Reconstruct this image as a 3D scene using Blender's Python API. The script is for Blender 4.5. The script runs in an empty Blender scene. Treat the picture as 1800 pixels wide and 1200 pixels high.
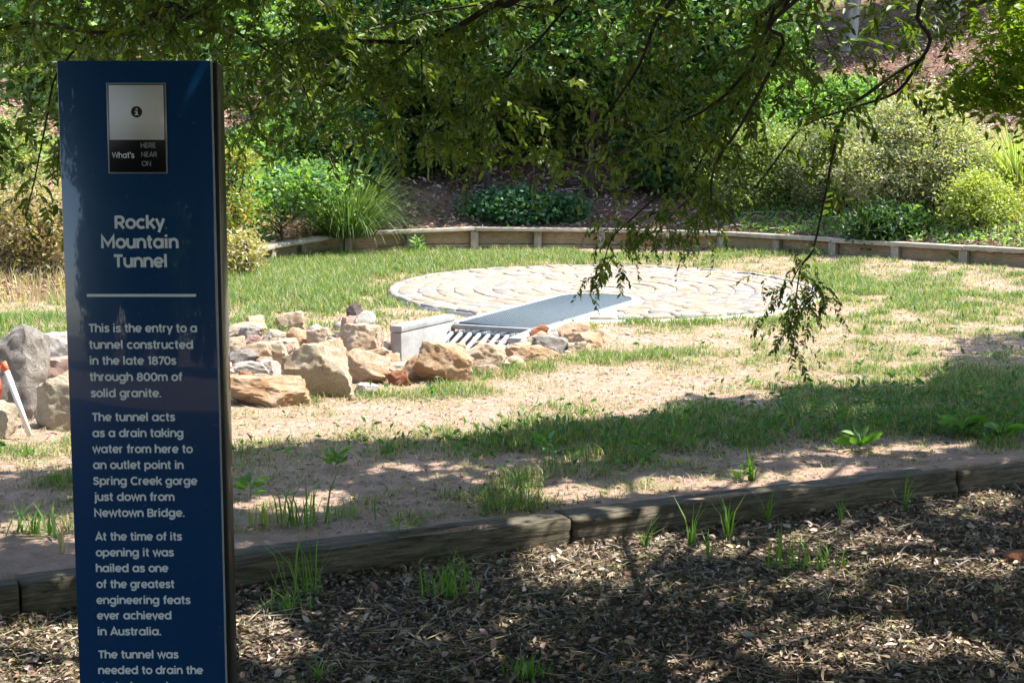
import bpy, math, random
import numpy as np
from mathutils import Vector

# ------------------------------------------------------------------ camera, light, exposure
S = bpy.context.scene
COL = S.collection
PITCH = math.atan(320/2600); CAM_H = 1.7; FPX = 2600.0
cam = bpy.data.objects.new('camera', bpy.data.cameras.new('camera')); COL.objects.link(cam)
cam.location = (0, 0, CAM_H); cam.rotation_euler = (math.pi/2 - PITCH, 0, 0)
cam.data.sensor_width = 36; cam.data.lens = FPX/1800*36; cam.data.clip_end = 500
S.camera = cam
W = bpy.data.worlds.new('World'); S.world = W; W.use_nodes = True
SUN = Vector((0.50, 0.02, 0.866)).normalized()
sky = W.node_tree.nodes.new('ShaderNodeTexSky'); sky.sky_type = 'NISHITA'; sky.sun_disc = False
sky.sun_elevation = math.asin(SUN.z); sky.sun_rotation = math.atan2(SUN.x, SUN.y)
bg = W.node_tree.nodes['Background']; bg.inputs['Strength'].default_value = 0.15
W.node_tree.links.new(sky.outputs[0], bg.inputs[0])
sl = bpy.data.lights.new('sun', 'SUN'); sl.energy = 4.3; sl.angle = math.radians(0.5); sl.color = (1, .955, .88)
so = bpy.data.objects.new('sun', sl); COL.objects.link(so)
so.rotation_euler = SUN.to_track_quat('Z', 'Y').to_euler(); so.location = (8, 0, 14)
S.view_settings.view_transform = 'Standard'; S.view_settings.look = 'None'
S.view_settings.gamma = 1; S.view_settings.use_curve_mapping = False
S.view_settings.exposure = 1.65

rng = np.random.default_rng(7); random.seed(7)

# ------------------------------------------------------------------ measuring helpers (sight lines -> real positions)
def ray(px, py):
    x = (px-900)/FPX; y = -(py-600)/FPX; c, s = math.cos(PITCH), math.sin(PITCH)
    return np.array([x, c+s*y, -s+c*y])
def at_z(px, py, z):
    r = ray(px, py); t = (z-CAM_H)/r[2]; return np.array([r[0]*t, r[1]*t, z])
def at_y(px, py, D):
    r = ray(px, py); t = D/r[1]; return np.array([r[0]*t, D, CAM_H+r[2]*t])

# ------------------------------------------------------------------ noise
def vnoise(x, y, seed=0):
    x = np.asarray(x, float); y = np.asarray(y, float)
    xi = np.floor(x).astype(np.int64); yi = np.floor(y).astype(np.int64)
    fx = x-xi; fy = y-yi; fx = fx*fx*(3-2*fx); fy = fy*fy*(3-2*fy)
    def h(a, b):
        n = (a*374761393 + b*668265263 + seed*1442695041) & 0xffffffff
        n = ((n ^ (n >> 13))*1274126177) & 0xffffffff
        return ((n ^ (n >> 16)) & 0xffff)/65535.0
    return (h(xi, yi)*(1-fx)+h(xi+1, yi)*fx)*(1-fy)+(h(xi, yi+1)*(1-fx)+h(xi+1, yi+1)*fx)*fy
def fbm(x, y, seed=0, o=4):
    s = 0; a = .5; t = 0
    for k in range(o):
        s = s + a*vnoise(np.asarray(x)*2**k, np.asarray(y)*2**k, seed+k*17); t += a; a *= .5
    return s/t
def sstep(a, b, x): t = np.clip((np.asarray(x, float)-a)/(b-a), 0, 1); return t*t*(3-2*t)

# ------------------------------------------------------------------ object helpers
def mesh_np(name, V, faces, mat=None, cols=None, parent=None, smooth=False, link=True):
    """V (N,3); faces: list of int arrays (M,k)"""
    me = bpy.data.meshes.new(name)
    V = np.asarray(V, np.float32); me.vertices.add(len(V)); me.vertices.foreach_set('co', V.ravel())
    faces = [np.asarray(f, np.int32) for f in faces if len(f)]
    nl = sum(f.size for f in faces); nf = sum(len(f) for f in faces)
    me.loops.add(nl); me.polygons.add(nf)
    me.loops.foreach_set('vertex_index', np.concatenate([f.ravel() for f in faces]))
    tot = np.concatenate([np.full(len(f), f.shape[1], np.int32) for f in faces])
    st = np.concatenate([[0], np.cumsum(tot)[:-1]]).astype(np.int32)
    me.polygons.foreach_set('loop_start', st)
    if smooth: me.polygons.foreach_set('use_smooth', np.ones(nf, bool))
    if cols is not None:
        at = me.attributes.new('tint', 'FLOAT_COLOR', 'POINT')
        c = np.ones((len(V), 4), np.float32); c[:, :3] = cols; at.data.foreach_set('color', c.ravel())
    me.update(calc_edges=True)
    if mat: me.materials.append(mat)
    if not link: return me
    return add_obj(name, me, parent)
def add_obj(name, me, parent=None):
    o = bpy.data.objects.new(name, me); COL.objects.link(o)
    if parent: o.parent = parent
    return o
def tag(o, label=None, cat=None, group=None, kind=None):
    if label: o['label'] = label
    if cat: o['category'] = cat
    if group: o['group'] = group
    if kind: o['kind'] = kind
    return o
def thing(name, label, cat, loc=(0, 0, 0), group=None):
    o = bpy.data.objects.new(name, None); COL.objects.link(o); o.location = loc
    o.empty_display_size = .2
    return tag(o, label, cat, group)

class MB:
    """collects simple shapes into one mesh"""
    def __init__(s): s.v = []; s.q = []; s.t = []; s.n = 0
    def add(s, V, Q=(), T=()):
        V = np.asarray(V, float)
        if len(Q): s.q.append(np.asarray(Q)+s.n)
        if len(T): s.t.append(np.asarray(T)+s.n)
        s.v.append(V); s.n += len(V)
    def hexa(s, P):
        s.add(P, [(0, 3, 2, 1), (4, 5, 6, 7), (0, 1, 5, 4), (1, 2, 6, 5), (2, 3, 7, 6), (3, 0, 4, 7)])
    def box(s, x0, x1, y0, y1, z0, z1):
        s.hexa([(x0, y0, z0), (x1, y0, z0), (x1, y1, z0), (x0, y1, z0), (x0, y0, z1), (x1, y0, z1), (x1, y1, z1), (x0, y1, z1)])
    def bar(s, a, b, w, h, up=(0, 0, 1)):
        a = np.array(a, float); b = np.array(b, float); d = b-a; d /= np.linalg.norm(d)
        r = np.cross(d, up); r /= np.linalg.norm(r); u = np.cross(r, d)
        s.hexa([a-r*w/2-u*h/2, a+r*w/2-u*h/2, b+r*w/2-u*h/2, b-r*w/2-u*h/2,
                a-r*w/2+u*h/2, a+r*w/2+u*h/2, b+r*w/2+u*h/2, b-r*w/2+u*h/2])
    def tube(s, pts, rad, n=6):
        pts = np.asarray(pts, float); rad = np.broadcast_to(rad, (len(pts),)); V = []
        ref = np.array([.13, .27, .95])
        for i, p in enumerate(pts):
            d = pts[min(i+1, len(pts)-1)]-pts[max(i-1, 0)]; d = d/(np.linalg.norm(d)+1e-9)
            r = np.cross(d, ref); r /= (np.linalg.norm(r)+1e-9); u = np.cross(r, d)
            for k in range(n):
                a = 2*math.pi*k/n; V.append(p+rad[i]*(math.cos(a)*r+math.sin(a)*u))
        Q = []
        for i in range(len(pts)-1):
            for k in range(n):
                Q.append((i*n+k, i*n+(k+1) % n, (i+1)*n+(k+1) % n, (i+1)*n+k))
        V.append(pts[-1]); T = [((len(pts)-1)*n+k, (len(pts)-1)*n+(k+1) % n, len(pts)*n) for k in range(n)]
        s.add(V, Q, T)
    def build(s, name, mat, parent=None, smooth=False, loc=None):
        V = np.concatenate(s.v)
        if loc is not None: V = V-np.array(loc)
        F = []
        if s.q: F.append(np.concatenate(s.q))
        if s.t: F.append(np.concatenate(s.t))
        o = mesh_np(name, V, F, mat, None, parent, smooth)
        if loc is not None and parent is None: o.location = loc
        return o
def bevel(o, w=.006, seg=2):
    m = o.modifiers.new('bevel', 'BEVEL'); m.width = w; m.segments = seg; m.limit_method = 'ANGLE'; return o
def smooth_path(P, n=6):
    P = np.asarray(P, float); out = []
    for i in range(len(P)-1):
        p0 = P[max(i-1, 0)]; p1 = P[i]; p2 = P[i+1]; p3 = P[min(i+2, len(P)-1)]
        for k in range(n):
            t = k/n
            out.append(.5*((2*p1)+(-p0+p2)*t+(2*p0-5*p1+4*p2-p3)*t*t+(-p0+3*p1-3*p2+p3)*t**3))
    out.append(P[-1]); return np.array(out)

# ------------------------------------------------------------------ materials
def mat_base(name):
    m = bpy.data.materials.new(name); m.use_nodes = True; nt = m.node_tree
    return m, nt, nt.nodes['Principled BSDF']
def N(nt, t, **kw):
    n = nt.nodes.new(t)
    for k, v in kw.items(): setattr(n, k, v)
    return n
def noise(nt, scale, detail=6, rough=.6, vec=None, dist=0.):
    n = N(nt, 'ShaderNodeTexNoise'); n.inputs['Scale'].default_value = scale; n.inputs['Detail'].default_value = detail
    n.inputs['Roughness'].default_value = rough; n.inputs['Distortion'].default_value = dist
    if vec is not None: nt.links.new(vec, n.inputs['Vector'])
    return n.outputs['Fac']
def ramp(nt, fac, stops):
    r = N(nt, 'ShaderNodeValToRGB'); e = r.color_ramp.elements
    e[0].position = stops[0][0]; e[0].color = (*stops[0][1], 1); e[1].position = stops[-1][0]; e[1].color = (*stops[-1][1], 1)
    for p, c in stops[1:-1]:
        k = e.new(p); k.color = (*c, 1)
    nt.links.new(fac, r.inputs[0]); return r.outputs[0]
def mix(nt, a, b, fac, mode='MIX'):
    m = N(nt, 'ShaderNodeMix', data_type='RGBA', blend_type=mode)
    for sock, v in ((m.inputs[6], a), (m.inputs[7], b), (m.inputs[0], fac)):
        if hasattr(v, 'links'): nt.links.new(v, sock)
        elif isinstance(v, tuple): sock.default_value = (*v, 1)
        else: sock.default_value = v
    return m.outputs[2]
def bump(nt, p, h, strength=.5, dist=.01):
    b = N(nt, 'ShaderNodeBump'); b.inputs['Strength'].default_value = strength; b.inputs['Distance'].default_value = dist
    nt.links.new(h, b.inputs['Height']); nt.links.new(b.outputs[0], p.inputs['Normal'])
def coords(nt, kind='Object', scale=None):
    tc = N(nt, 'ShaderNodeTexCoord').outputs[kind]
    if scale:
        mp = N(nt, 'ShaderNodeMapping'); mp.inputs['Scale'].default_value = scale; nt.links.new(tc, mp.inputs[0]); return mp.outputs[0]
    return tc

def m_simple(name, col, rough=.6, metal=0., sc=20, var=.25, bs=.2, bd=.002, stretch=None):
    m, nt, p = mat_base(name); v = coords(nt, 'Object', stretch)
    f = noise(nt, sc, 6, .65, v)
    lo = tuple(c*(1-var) for c in col); hi = tuple(min(1, c*(1+var)) for c in col)
    nt.links.new(ramp(nt, f, [(.3, lo), (.7, hi)]), p.inputs['Base Color'])
    p.inputs['Roughness'].default_value = rough; p.inputs['Metallic'].default_value = metal
    if bs: bump(nt, p, f, bs, bd)
    return m
def m_leaf(name, transl=.45, rough=.45, spec=.4):
    m, nt, p = mat_base(name)
    a = N(nt, 'ShaderNodeAttribute'); a.attribute_name = 'tint'
    nt.links.new(a.outputs['Color'], p.inputs['Base Color']); p.inputs['Roughness'].default_value = rough
    p.inputs['Specular IOR Level'].default_value = spec
    if transl:
        t = N(nt, 'ShaderNodeBsdfTranslucent')
        nt.links.new(mix(nt, a.outputs['Color'], (1.5, 1.65, .5), 1., 'MULTIPLY'), t.inputs[0])
        ms = N(nt, 'ShaderNodeMixShader'); ms.inputs[0].default_value = transl
        nt.links.new(p.outputs[0], ms.inputs[1]); nt.links.new(t.outputs[0], ms.inputs[2])
        nt.links.new(ms.outputs[0], nt.nodes['Material Output'].inputs[0])
    return m
M = {}
M['leaf'] = m_leaf('leaf', .42)
M['gloss_leaf'] = m_leaf('gloss_leaf', .38, .3, .8)
M['grass'] = m_leaf('grass_blade', .35, .55, .25)
M['litter'] = m_leaf('litter', 0, .8, .2)
M['bark'] = m_simple('bark', (.055, .04, .03), .9, 0, 14, .5, .8, .01, (1, 1, .25))
M['bark_red'] = m_simple('bark_reddish', (.12, .06, .045), .9, 0, 14, .4, .8, .01, (1, 1, .25))
M['bark_grey'] = m_simple('bark_grey', (.26, .24, .21), .9, 0, 9, .5, 1., .02, (1, 1, .2))
def m_ground(name, kind):
    m, nt, p = mat_base(name); v = coords(nt, 'Object')
    big = noise(nt, 1.1, 5, .6, v); mid = noise(nt, 9, 7, .7, v); fine = noise(nt, 70, 5, .7, v)
    if kind == 'lawn':
        c = ramp(nt, mid, [(.25, (.32, .205, .15)), (.5, (.50, .345, .27)), (.75, (.61, .445, .36))])
        c = mix(nt, c, ramp(nt, fine, [(.3, (.55, .52, .48)), (.65, (1., 1., 1.))]), .55, 'MULTIPLY')
        at = N(nt, 'ShaderNodeAttribute'); at.attribute_name = 'tint'
        c = mix(nt, c, (.20, .19, .08), at.outputs['Fac'])
    else:
        c = ramp(nt, mid, [(.25, (.05, .036, .025)), (.5, (.14, .10, .07)), (.75, (.29, .21, .155))])
        c = mix(nt, c, ramp(nt, fine, [(.35, (.3, .27, .25)), (.6, (1., 1., 1.))]), .8, 'MULTIPLY')
        if kind == 'hill':
            c = mix(nt, c, (.30, .17, .12), ramp(nt, big, [(.4, (0, 0, 0)), (.62, (.75, .75, .75))]))
    nt.links.new(c, p.inputs['Base Color']); p.inputs['Roughness'].default_value = .95
    p.inputs['Specular IOR Level'].default_value = .1
    mx = N(nt, 'ShaderNodeMath', operation='ADD'); nt.links.new(mid, mx.inputs[0]); nt.links.new(fine, mx.inputs[1])
    bump(nt, p, mx.outputs[0], .8, .035)
    return m
M['lawn'] = m_ground('sandy_soil', 'lawn'); M['mulch'] = m_ground('bark_mulch', 'mulch'); M['hill'] = m_ground('hill_mulch', 'hill')
def m_wood(name, lo, hi, scale=(1, 1, 1)):
    m, nt, p = mat_base(name); v = coords(nt, 'Object', scale)
    g = noise(nt, 12, 8, .7, v, .6); b = noise(nt, 2.3, 4, .6, coords(nt, 'Object'))
    c = ramp(nt, g, [(.28, tuple(x*.45 for x in lo)), (.42, lo), (.72, hi)])
    c = mix(nt, c, ramp(nt, b, [(.3, (.55, .56, .52)), (.7, (1.05, 1.02, 1.))]), .8, 'MULTIPLY')
    nt.links.new(c, p.inputs['Base Color']); p.inputs['Roughness'].default_value = .85
    p.inputs['Specular IOR Level'].default_value = .2
    bump(nt, p, g, .9, .008); return m
M['kerb'] = m_wood('weathered_kerb_timber', (.07, .06, .042), (.25, .215, .155), (.5, 6., 6.))
M['cap'] = m_wood('weathered_cap_timber', (.34, .30, .23), (.58, .53, .44), (1, 1, 5))
M['post'] = m_wood('weathered_post_timber', (.27, .235, .18), (.46, .41, .33), (6, 6, .5))
M['board'] = m_wood('weathered_board_timber', (.28, .21, .13), (.50, .39, .26), (1, 1, 6))
def m_rock(name, a, b, c, stain=(.35, .15, .06), st=.5):
    m, nt, p = mat_base(name)
    oi = N(nt, 'ShaderNodeObjectInfo'); tc = coords(nt, 'Object')
    va = N(nt, 'ShaderNodeVectorMath', operation='ADD'); nt.links.new(tc, va.inputs[0])
    sc = N(nt, 'ShaderNodeVectorMath', operation='SCALE'); sc.inputs[0].default_value = (37, 91, 53)
    nt.links.new(oi.outputs['Random'], sc.inputs['Scale']); nt.links.new(sc.outputs[0], va.inputs[1]); v = va.outputs[0]
    f = noise(nt, 7, 8, .62, v, .4); g = noise(nt, 5.5, 7, .7, v, 1.2); h = noise(nt, 55, 8, .8, v)
    col = ramp(nt, f, [(.28, a), (.5, b), (.72, c)])
    col = mix(nt, col, stain, ramp(nt, g, [(.5, (0, 0, 0)), (.68, (st, st, st))]))
    col = mix(nt, col, ramp(nt, h, [(.32, (.5, .46, .42)), (.55, (1., 1., 1.))]), .6, 'MULTIPLY')
    nt.links.new(col, p.inputs['Base Color']); p.inputs['Roughness'].default_value = .88
    p.inputs['Specular IOR Level'].default_value = .25
    ad = N(nt, 'ShaderNodeMath', operation='ADD'); nt.links.new(f, ad.inputs[0]); nt.links.new(h, ad.inputs[1])
    bump(nt, p, ad.outputs[0], 1., .03); return m
M['rock_cream'] = m_rock('rock_cream', (.40, .33, .24), (.58, .49, .36), (.66, .60, .48), (.45, .27, .12), .6)
M['rock_tan'] = m_rock('rock_tan', (.43, .29, .18), (.60, .45, .31), (.70, .59, .46), (.46, .25, .10), .6)
M['rock_orange'] = m_rock('rock_orange', (.42, .25, .14), (.58, .39, .24), (.66, .52, .38), (.42, .19, .07), .6)
M['rock_rust'] = m_rock('rock_rust', (.24, .09, .04), (.38, .17, .09), (.48, .30, .20), (.30, .08, .03), .8)
M['rock_pink'] = m_rock('rock_pink', (.36, .22, .17), (.50, .33, .26), (.58, .46, .38), (.30, .13, .09), .5)
M['rock_grey'] = m_rock('rock_grey', (.20, .18, .16), (.34, .31, .28), (.46, .42, .37), (.26, .18, .12), .5)
M['rock_dark'] = m_rock('rock_dark', (.07, .06, .06), (.14, .12, .11), (.24, .20, .18), (.16, .09, .06), .5)
M['rock_white'] = m_rock('rock_white', (.52, .46, .40), (.66, .61, .54), (.74, .71, .66), (.46, .32, .22), .4)
M['concrete'] = m_simple('concrete', (.29, .283, .268), .85, 0, 5, .3, .25, .003)
M['mortar'] = m_simple('mortar', (.54, .48, .41), .9, 0, 40, .15, .5, .004)
M['galv'] = m_simple('galvanised_steel', (.60, .62, .64), .42, .35, 30, .1, .1, .001)
M['grate'] = m_simple('grate_steel', (.085, .115, .135), .7, .1, 30, .2, .1, .001)
M['stones'] = [m_rock('paver_%s' % n, a, b, c, s, .5) for n, a, b, c, s in (
    ('tan', (.32, .25, .18), (.43, .35, .26), (.52, .45, .36), (.36, .22, .13)),
    ('cream', (.35, .29, .22), (.46, .39, .31), (.55, .48, .39), (.42, .28, .17)),
    ('grey', (.25, .235, .22), (.34, .32, .30), (.43, .40, .37), (.34, .26, .2)),
    ('rose', (.33, .25, .195), (.44, .35, .28), (.52, .43, .36), (.38, .2, .12)))]

# ------------------------------------------------------------------ terrain
KP = np.array([-1.83, 5.36]); KD = np.array([.896, .444]); KD /= np.linalg.norm(KD); KN = np.array([-KD[1], KD[0]])
KH, KW = .12, .2
DISC_C = np.array([1.0, 16.28]); DISC_R = 2.36
G_A = np.array([.46, .888]); G_A /= np.linalg.norm(G_A); G_P = np.array([G_A[1], -G_A[0]])
G_0 = np.array([-.14, 13.40]); G_W = .40; G_L = 2.55
def disc_z(x, y): return .205+.0352*(np.asarray(y)-13.9)
WALL = np.array([(-3.6, 17.2), (-3.3, 18.4), (-2.75, 20.1), (-2.1, 20.75), (-1.33, 21.0), (0, 21.3), (1.2, 21.4), (2.3, 21.2),
                 (3.4, 20.3), (4.46, 19.1), (6.1, 17.5), (7.9, 16.0), (9.6, 14.4)])
FOOT = np.vstack([np.array([(-40, 8.), (-14, 11.), (-8, 13.0), (-5.6, 14.6), (-4.4, 15.8)]), WALL, np.array([(14, 10.), (40, -10.)])])
CHAN = np.array([(-.28, 13.3), (-.55, 12.5), (-1.1, 11.6), (-2.1, 10.9), (-3.2, 9.9), (-5, 8.9), (-9, 7.8), (-20, 6)])
def dist_poly(x, y, P, signed=False):
    best = np.full(np.shape(x), 1e9); sg = np.ones(np.shape(x))
    for a, b in zip(P[:-1], P[1:]):
        d = b-a; L = d@d; t = np.clip(((x-a[0])*d[0]+(y-a[1])*d[1])/L, 0, 1)
        dx = x-a[0]-t*d[0]; dy = y-a[1]-t*d[1]; q = np.hypot(dx, dy)
        s = np.where(d[0]*(y-a[1])-d[1]*(x-a[0]) > 0, 1., -1.)
        up = q < best-1e-9; best = np.where(up, q, best); sg = np.where(up, s, sg)
    return best*sg if signed else best
def in_grate(x, y, m=0.):
    u = (x-G_0[0])*G_A[0]+(y-G_0[1])*G_A[1]; v = (x-G_0[0])*G_P[0]+(y-G_0[1])*G_P[1]
    return ((np.abs(v) < G_W+m) & (u > -m) & (u < G_L-G_W)) | (np.hypot(u-(G_L-G_W), v) < G_W+m)
def wall_top(x): return np.interp(x, [-3.6, -3.3, -2.5, -1.3, 2.6, 4.5, 6.1, 9.6], [.57, .60, .68, .755, .70, .68, .65, .60])
def H(x, y, micro=True):
    x = np.asarray(x, float); y = np.asarray(y, float)
    t = (x-KP[0])*KN[0]+(y-KP[1])*KN[1]
    z = np.interp(y, [0, 5, 10, 13.9, 18.7, 22, 60], [.09, .10, .14, .2, .37, .43, .5])
    d = dist_poly(x, y, CHAN)
    dep = np.interp(x, [-3, -1.2, -.2], [.24, .30, .40]); hw = np.interp(x, [-3, -1.5, -.3], [1.1, 1.1, .75])
    cut = 1-sstep(.35, 1., d/hw)
    z = z-dep*cut
    dd = np.hypot(x-DISC_C[0], y-DISC_C[1])
    z = np.where(dd < DISC_R+.5, z*(sstep(DISC_R, DISC_R+.5, dd))+(disc_z(x, y)-.045)*(1-sstep(DISC_R, DISC_R+.5, dd)), z)
    z = np.where(dd < DISC_R, disc_z(x, y)-.06, z)
    u = (x-G_0[0])*G_A[0]+(y-G_0[1])*G_A[1]; v = (x-G_0[0])*G_P[0]+(y-G_0[1])*G_P[1]
    z = np.where((np.abs(v) < .42) & (u < .1) & (u > -1.0), np.minimum(z, -.12), z)
    z = np.where(in_grate(x, y, .02), -.12, z)
    h = dist_poly(x, y, FOOT, True)
    wallish = sstep(-3.75, -3.4, x)
    z = z+np.where(h < .1, np.interp(x, [2.5, 4.5, 9], [0, .09, .13])*(1-sstep(.25, 2.6, np.abs(h))), 0)
    z = np.where(h > .1, (z+.02)*(1-wallish)+(wall_top(x)-.03)*wallish+.30*np.clip(h-.1, 0, 9)+.34*np.clip(h-9.1, 0, 40)+.1*sstep(.3, 1.5, h)*fbm(x*.8, y*.8, 5), z)
    front = t < 0.06
    zf = .012*(fbm(x*2, y*2, 9)-.5)*2
    zf = zf+np.where(y < -1, .0, 0)
    z = np.where(front, zf, z)
    if micro:
        flat = (dd > DISC_R+.02) & (~front)
        z = z+np.where(flat & (h < .1), .022*(fbm(x*3.5, y*3.5, 3)-.5)+.012*(fbm(x*13, y*13, 4, 2)-.5), 0)
    return z
def Hs(x, y): return float(H(np.array([x]), np.array([y]))[0])

# grass density (how green the ground is) in 0..1
def gauss(x, y, cx, cy, rx, ry, a=0.):
    c, s = math.cos(a), math.sin(a); u = ((x-cx)*c+(y-cy)*s)/rx; v = (-(x-cx)*s+(y-cy)*c)/ry
    return np.exp(-(u*u+v*v))
def green(x, y):
    n = fbm(x*1.3+3, y*1.3, 21); n2 = fbm(x*4.5, y*4.5, 33, 3)
    zone = .16+.0*x
    zone = zone+1.0*gauss(x, y, -3.0, 16.6, 2.3, 3.6)+.9*gauss(x, y, -1.2, 19.3, 3.2, 1.6)       # lush grass left of and behind the paving
    zone = zone+.55*gauss(x, y, 1.6, 19.8, 3.2, .6)+.55*gauss(x, y, 3.9, 17.2, 1.1, 2.2)+.42*gauss(x, y, 5.6, 15.2, 2.6, 2.0)
    zone = zone+.62*gauss(x, y, 2.6, 9.0, 2.0, .95, .25)+.42*gauss(x, y, .5, 8.2, 1.3, .55, .2)       # green band in the shade
    zone = zone+.30*gauss(x, y, 2.2, 11.6, 1.8, 1.3)+.35*gauss(x, y, 1.9, 13.7, 1.7, .35)
    zone = zone+.75*gauss(x, y, .15, 10.9, 1.1, .28, .75)+.65*gauss(x, y, -.6, 9.75, .9, .2, .35)+.4*gauss(x, y, -1.6, 9.0, .8, .15, .2)       # along the rocks
    zone = zone+.35*gauss(x, y, -4.8, 13., 1.5, 1.2)+.3*gauss(x, y, -2.6, 8.0, 1.3, .4)+.2*gauss(x, y, -.8, 6.6, 1.2, .4, .45)
    zone = zone+.20*gauss(x, y, 3.4, 12.0, 2.6, 2.3)+.30*gauss(x, y, 3.0, 9.3, 2.4, 1.0, .1)+.22*gauss(x, y, .9, 8.4, 1.5, .7, .2)
    zone = zone-.5*gauss(x, y, -.2, 9.0, 1.4, .45, .25)-.35*gauss(x, y, 1.2, 12.4, 1.0, .5)-.3*gauss(x, y, -1., 7.2, 1.5, .3, .4)-.2*gauss(x, y, 4.0, 19., 2., .35, -.7)
    g = np.clip(zone*.92+.03+(n-.5)*1.25+(n2-.5)*1.5, 0, 1)
    dd = np.hypot(x-DISC_C[0], y-DISC_C[1]); g = np.where(dd < DISC_R+.01, 0, g)
    d = dist_poly(x, y, CHAN); hw = np.interp(x, [-3, -1.5, -.3], [1.1, 1.1, .75]); g = g*sstep(.55, 1.0, d/hw)
    return g

def grid_sheet(name, s, t, keep, mat, tintf=None):
    SS, TT = np.meshgrid(s, t); X = KP[0]+SS*KD[0]+TT*KN[0]; Y = KP[1]+SS*KD[1]+TT*KN[1]
    Z = H(X, Y); n, m = X.shape
    idx = np.arange(n*m).reshape(n, m)
    F = np.stack([idx[:-1, :-1], idx[:-1, 1:], idx[1:, 1:], idx[1:, :-1]], -1).reshape(-1, 4)
    cx = X.ravel()[F].mean(1); cy = Y.ravel()[F].mean(1); F = F[keep(cx, cy)]
    V = np.stack([X, Y, Z], -1).reshape(-1, 3)
    used = np.zeros(len(V), bool); used[F.ravel()] = True; remap = np.cumsum(used)-1; V = V[used]; F = remap[F]
    cols = None
    if tintf is not None:
        c = tintf(V[:, 0], V[:, 1]); cols = np.stack([c, c, c], -1)
    o = mesh_np(name, V, [F], mat, cols, None, True); return tag(o, kind='structure')
ax_s = np.concatenate([np.arange(-70, -12, 2.5), np.arange(-12, 16, .09), np.arange(16, 80, 2.5)])
ax_t = np.concatenate([[.05], np.arange(.1, 18, .09), np.arange(18, 26, .3), np.arange(26, 90, 2.)])
grid_sheet('lawn', ax_s, ax_t, lambda x, y: dist_poly(x, y, FOOT, True) < .02, M['lawn'], lambda x, y: .6*green(x, y))
grid_sheet('hillside', ax_s, ax_t, lambda x, y: dist_poly(x, y, FOOT, True) >= .02, M['hill'])
ax_tf = np.concatenate([np.arange(-80, -12, 3.), np.arange(-12, .0, .12), [.04]])
ax_sf = np.concatenate([np.arange(-70, -8, 2.5), np.arange(-8, 10, .12), np.arange(10, 80, 2.5)])
grid_sheet('mulch_bed', ax_sf, ax_tf, lambda x, y: x > -1e9, M['mulch'])

# ------------------------------------------------------------------ timber kerb in the foreground
kerb = thing('timber_kerb', 'long low kerb of weathered grey timber sleepers crossing the foreground', 'kerb', (KP[0], KP[1], 0))
kerb.rotation_euler.z = math.atan2(KD[1], KD[0])
edges = [-2.42*1.0-.0]
S0 = [np.dot(at_z(px, py, 0)[:2]-KP, KD) for px, py in ((38, 1085), (1010, 960), (1685, 870))]
bounds = [S0[0]-2.35, S0[0], S0[1], S0[2], S0[2]+2.3, S0[2]+4.6]
def sleeper_mesh(L, h, w, seed):
    nx, ny, nz = int(L/.035), 7, 6
    V = []; idx = {}
    def vid(i, j, k):
        if (i, j, k) not in idx:
            idx[(i, j, k)] = len(V); V.append((i/nx*L, j/ny*w, k/nz*h))
        return idx[(i, j, k)]
    Q = []
    for i in range(nx):
        for j in range(ny):
            Q.append((vid(i, j, nz), vid(i+1, j, nz), vid(i+1, j+1, nz), vid(i, j+1, nz)))
        for k in range(nz):
            Q.append((vid(i, 0, k), vid(i+1, 0, k), vid(i+1, 0, k+1), vid(i, 0, k+1)))
            Q.append((vid(i+1, ny, k), vid(i, ny, k), vid(i, ny, k+1), vid(i+1, ny, k+1)))
    for j in range(ny):
        for k in range(nz):
            Q.append((vid(0, j+1, k), vid(0, j, k), vid(0, j, k+1), vid(0, j+1, k+1)))
            Q.append((vid(nx, j, k), vid(nx, j+1, k), vid(nx, j+1, k+1), vid(nx, j, k+1)))
    V = np.array(V); x, y, z = V.T
    ey = np.minimum(y, w-y); ez = h-z; ex = np.minimum(x, L-x)
    r = .014
    wear = np.clip(1-ey/.03, 0, 1)*np.clip(1-ez/.035, 0, 1)
    chip = fbm(x*6, y*4+z*4, seed)*1.0
    z2 = z-wear*(.006+.028*np.clip(chip-.45, 0, 1)*2)
    y2 = y+np.where(y < w/2, 1, -1)*wear*(.006+.02*np.clip(chip-.45, 0, 1)*2)
    gro = np.clip((fbm(x*1.1+9, y*26, seed+3, 3)-.54)*7, 0, 1)*np.clip(1-ez/.004, 0, 1)       # long splits along the top
    z2 = z2-.026*gro
    gf = np.clip((fbm(x*1.3+2, z*34, seed+5, 3)-.54)*7, 0, 1)*(y < .002)
    y2 = y2+.02*gf
    z2 = z2+.006*(fbm(x*1.2, y*3, seed+7)-.5)
    V = np.stack([x+.004*(fbm(y*20, z*20, seed)-.5), y2, z2], -1)
    return V, Q
for i in range(5):
    a, b = bounds[i]+.006, bounds[i+1]-.006
    V, Q = sleeper_mesh(b-a, KH+.06, KW, 50+i*11)
    V[:, 2] -= .06; V[:, 1] += [0, .008, -.004, .004, 0][i]; V[:, 2] += [.003, 0, .004, -.002, .003][i]
    mb = MB(); mb.add(V+np.array([a, 0, 0]), Q); mb.build('sleeper', M['kerb'], kerb)

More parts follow.
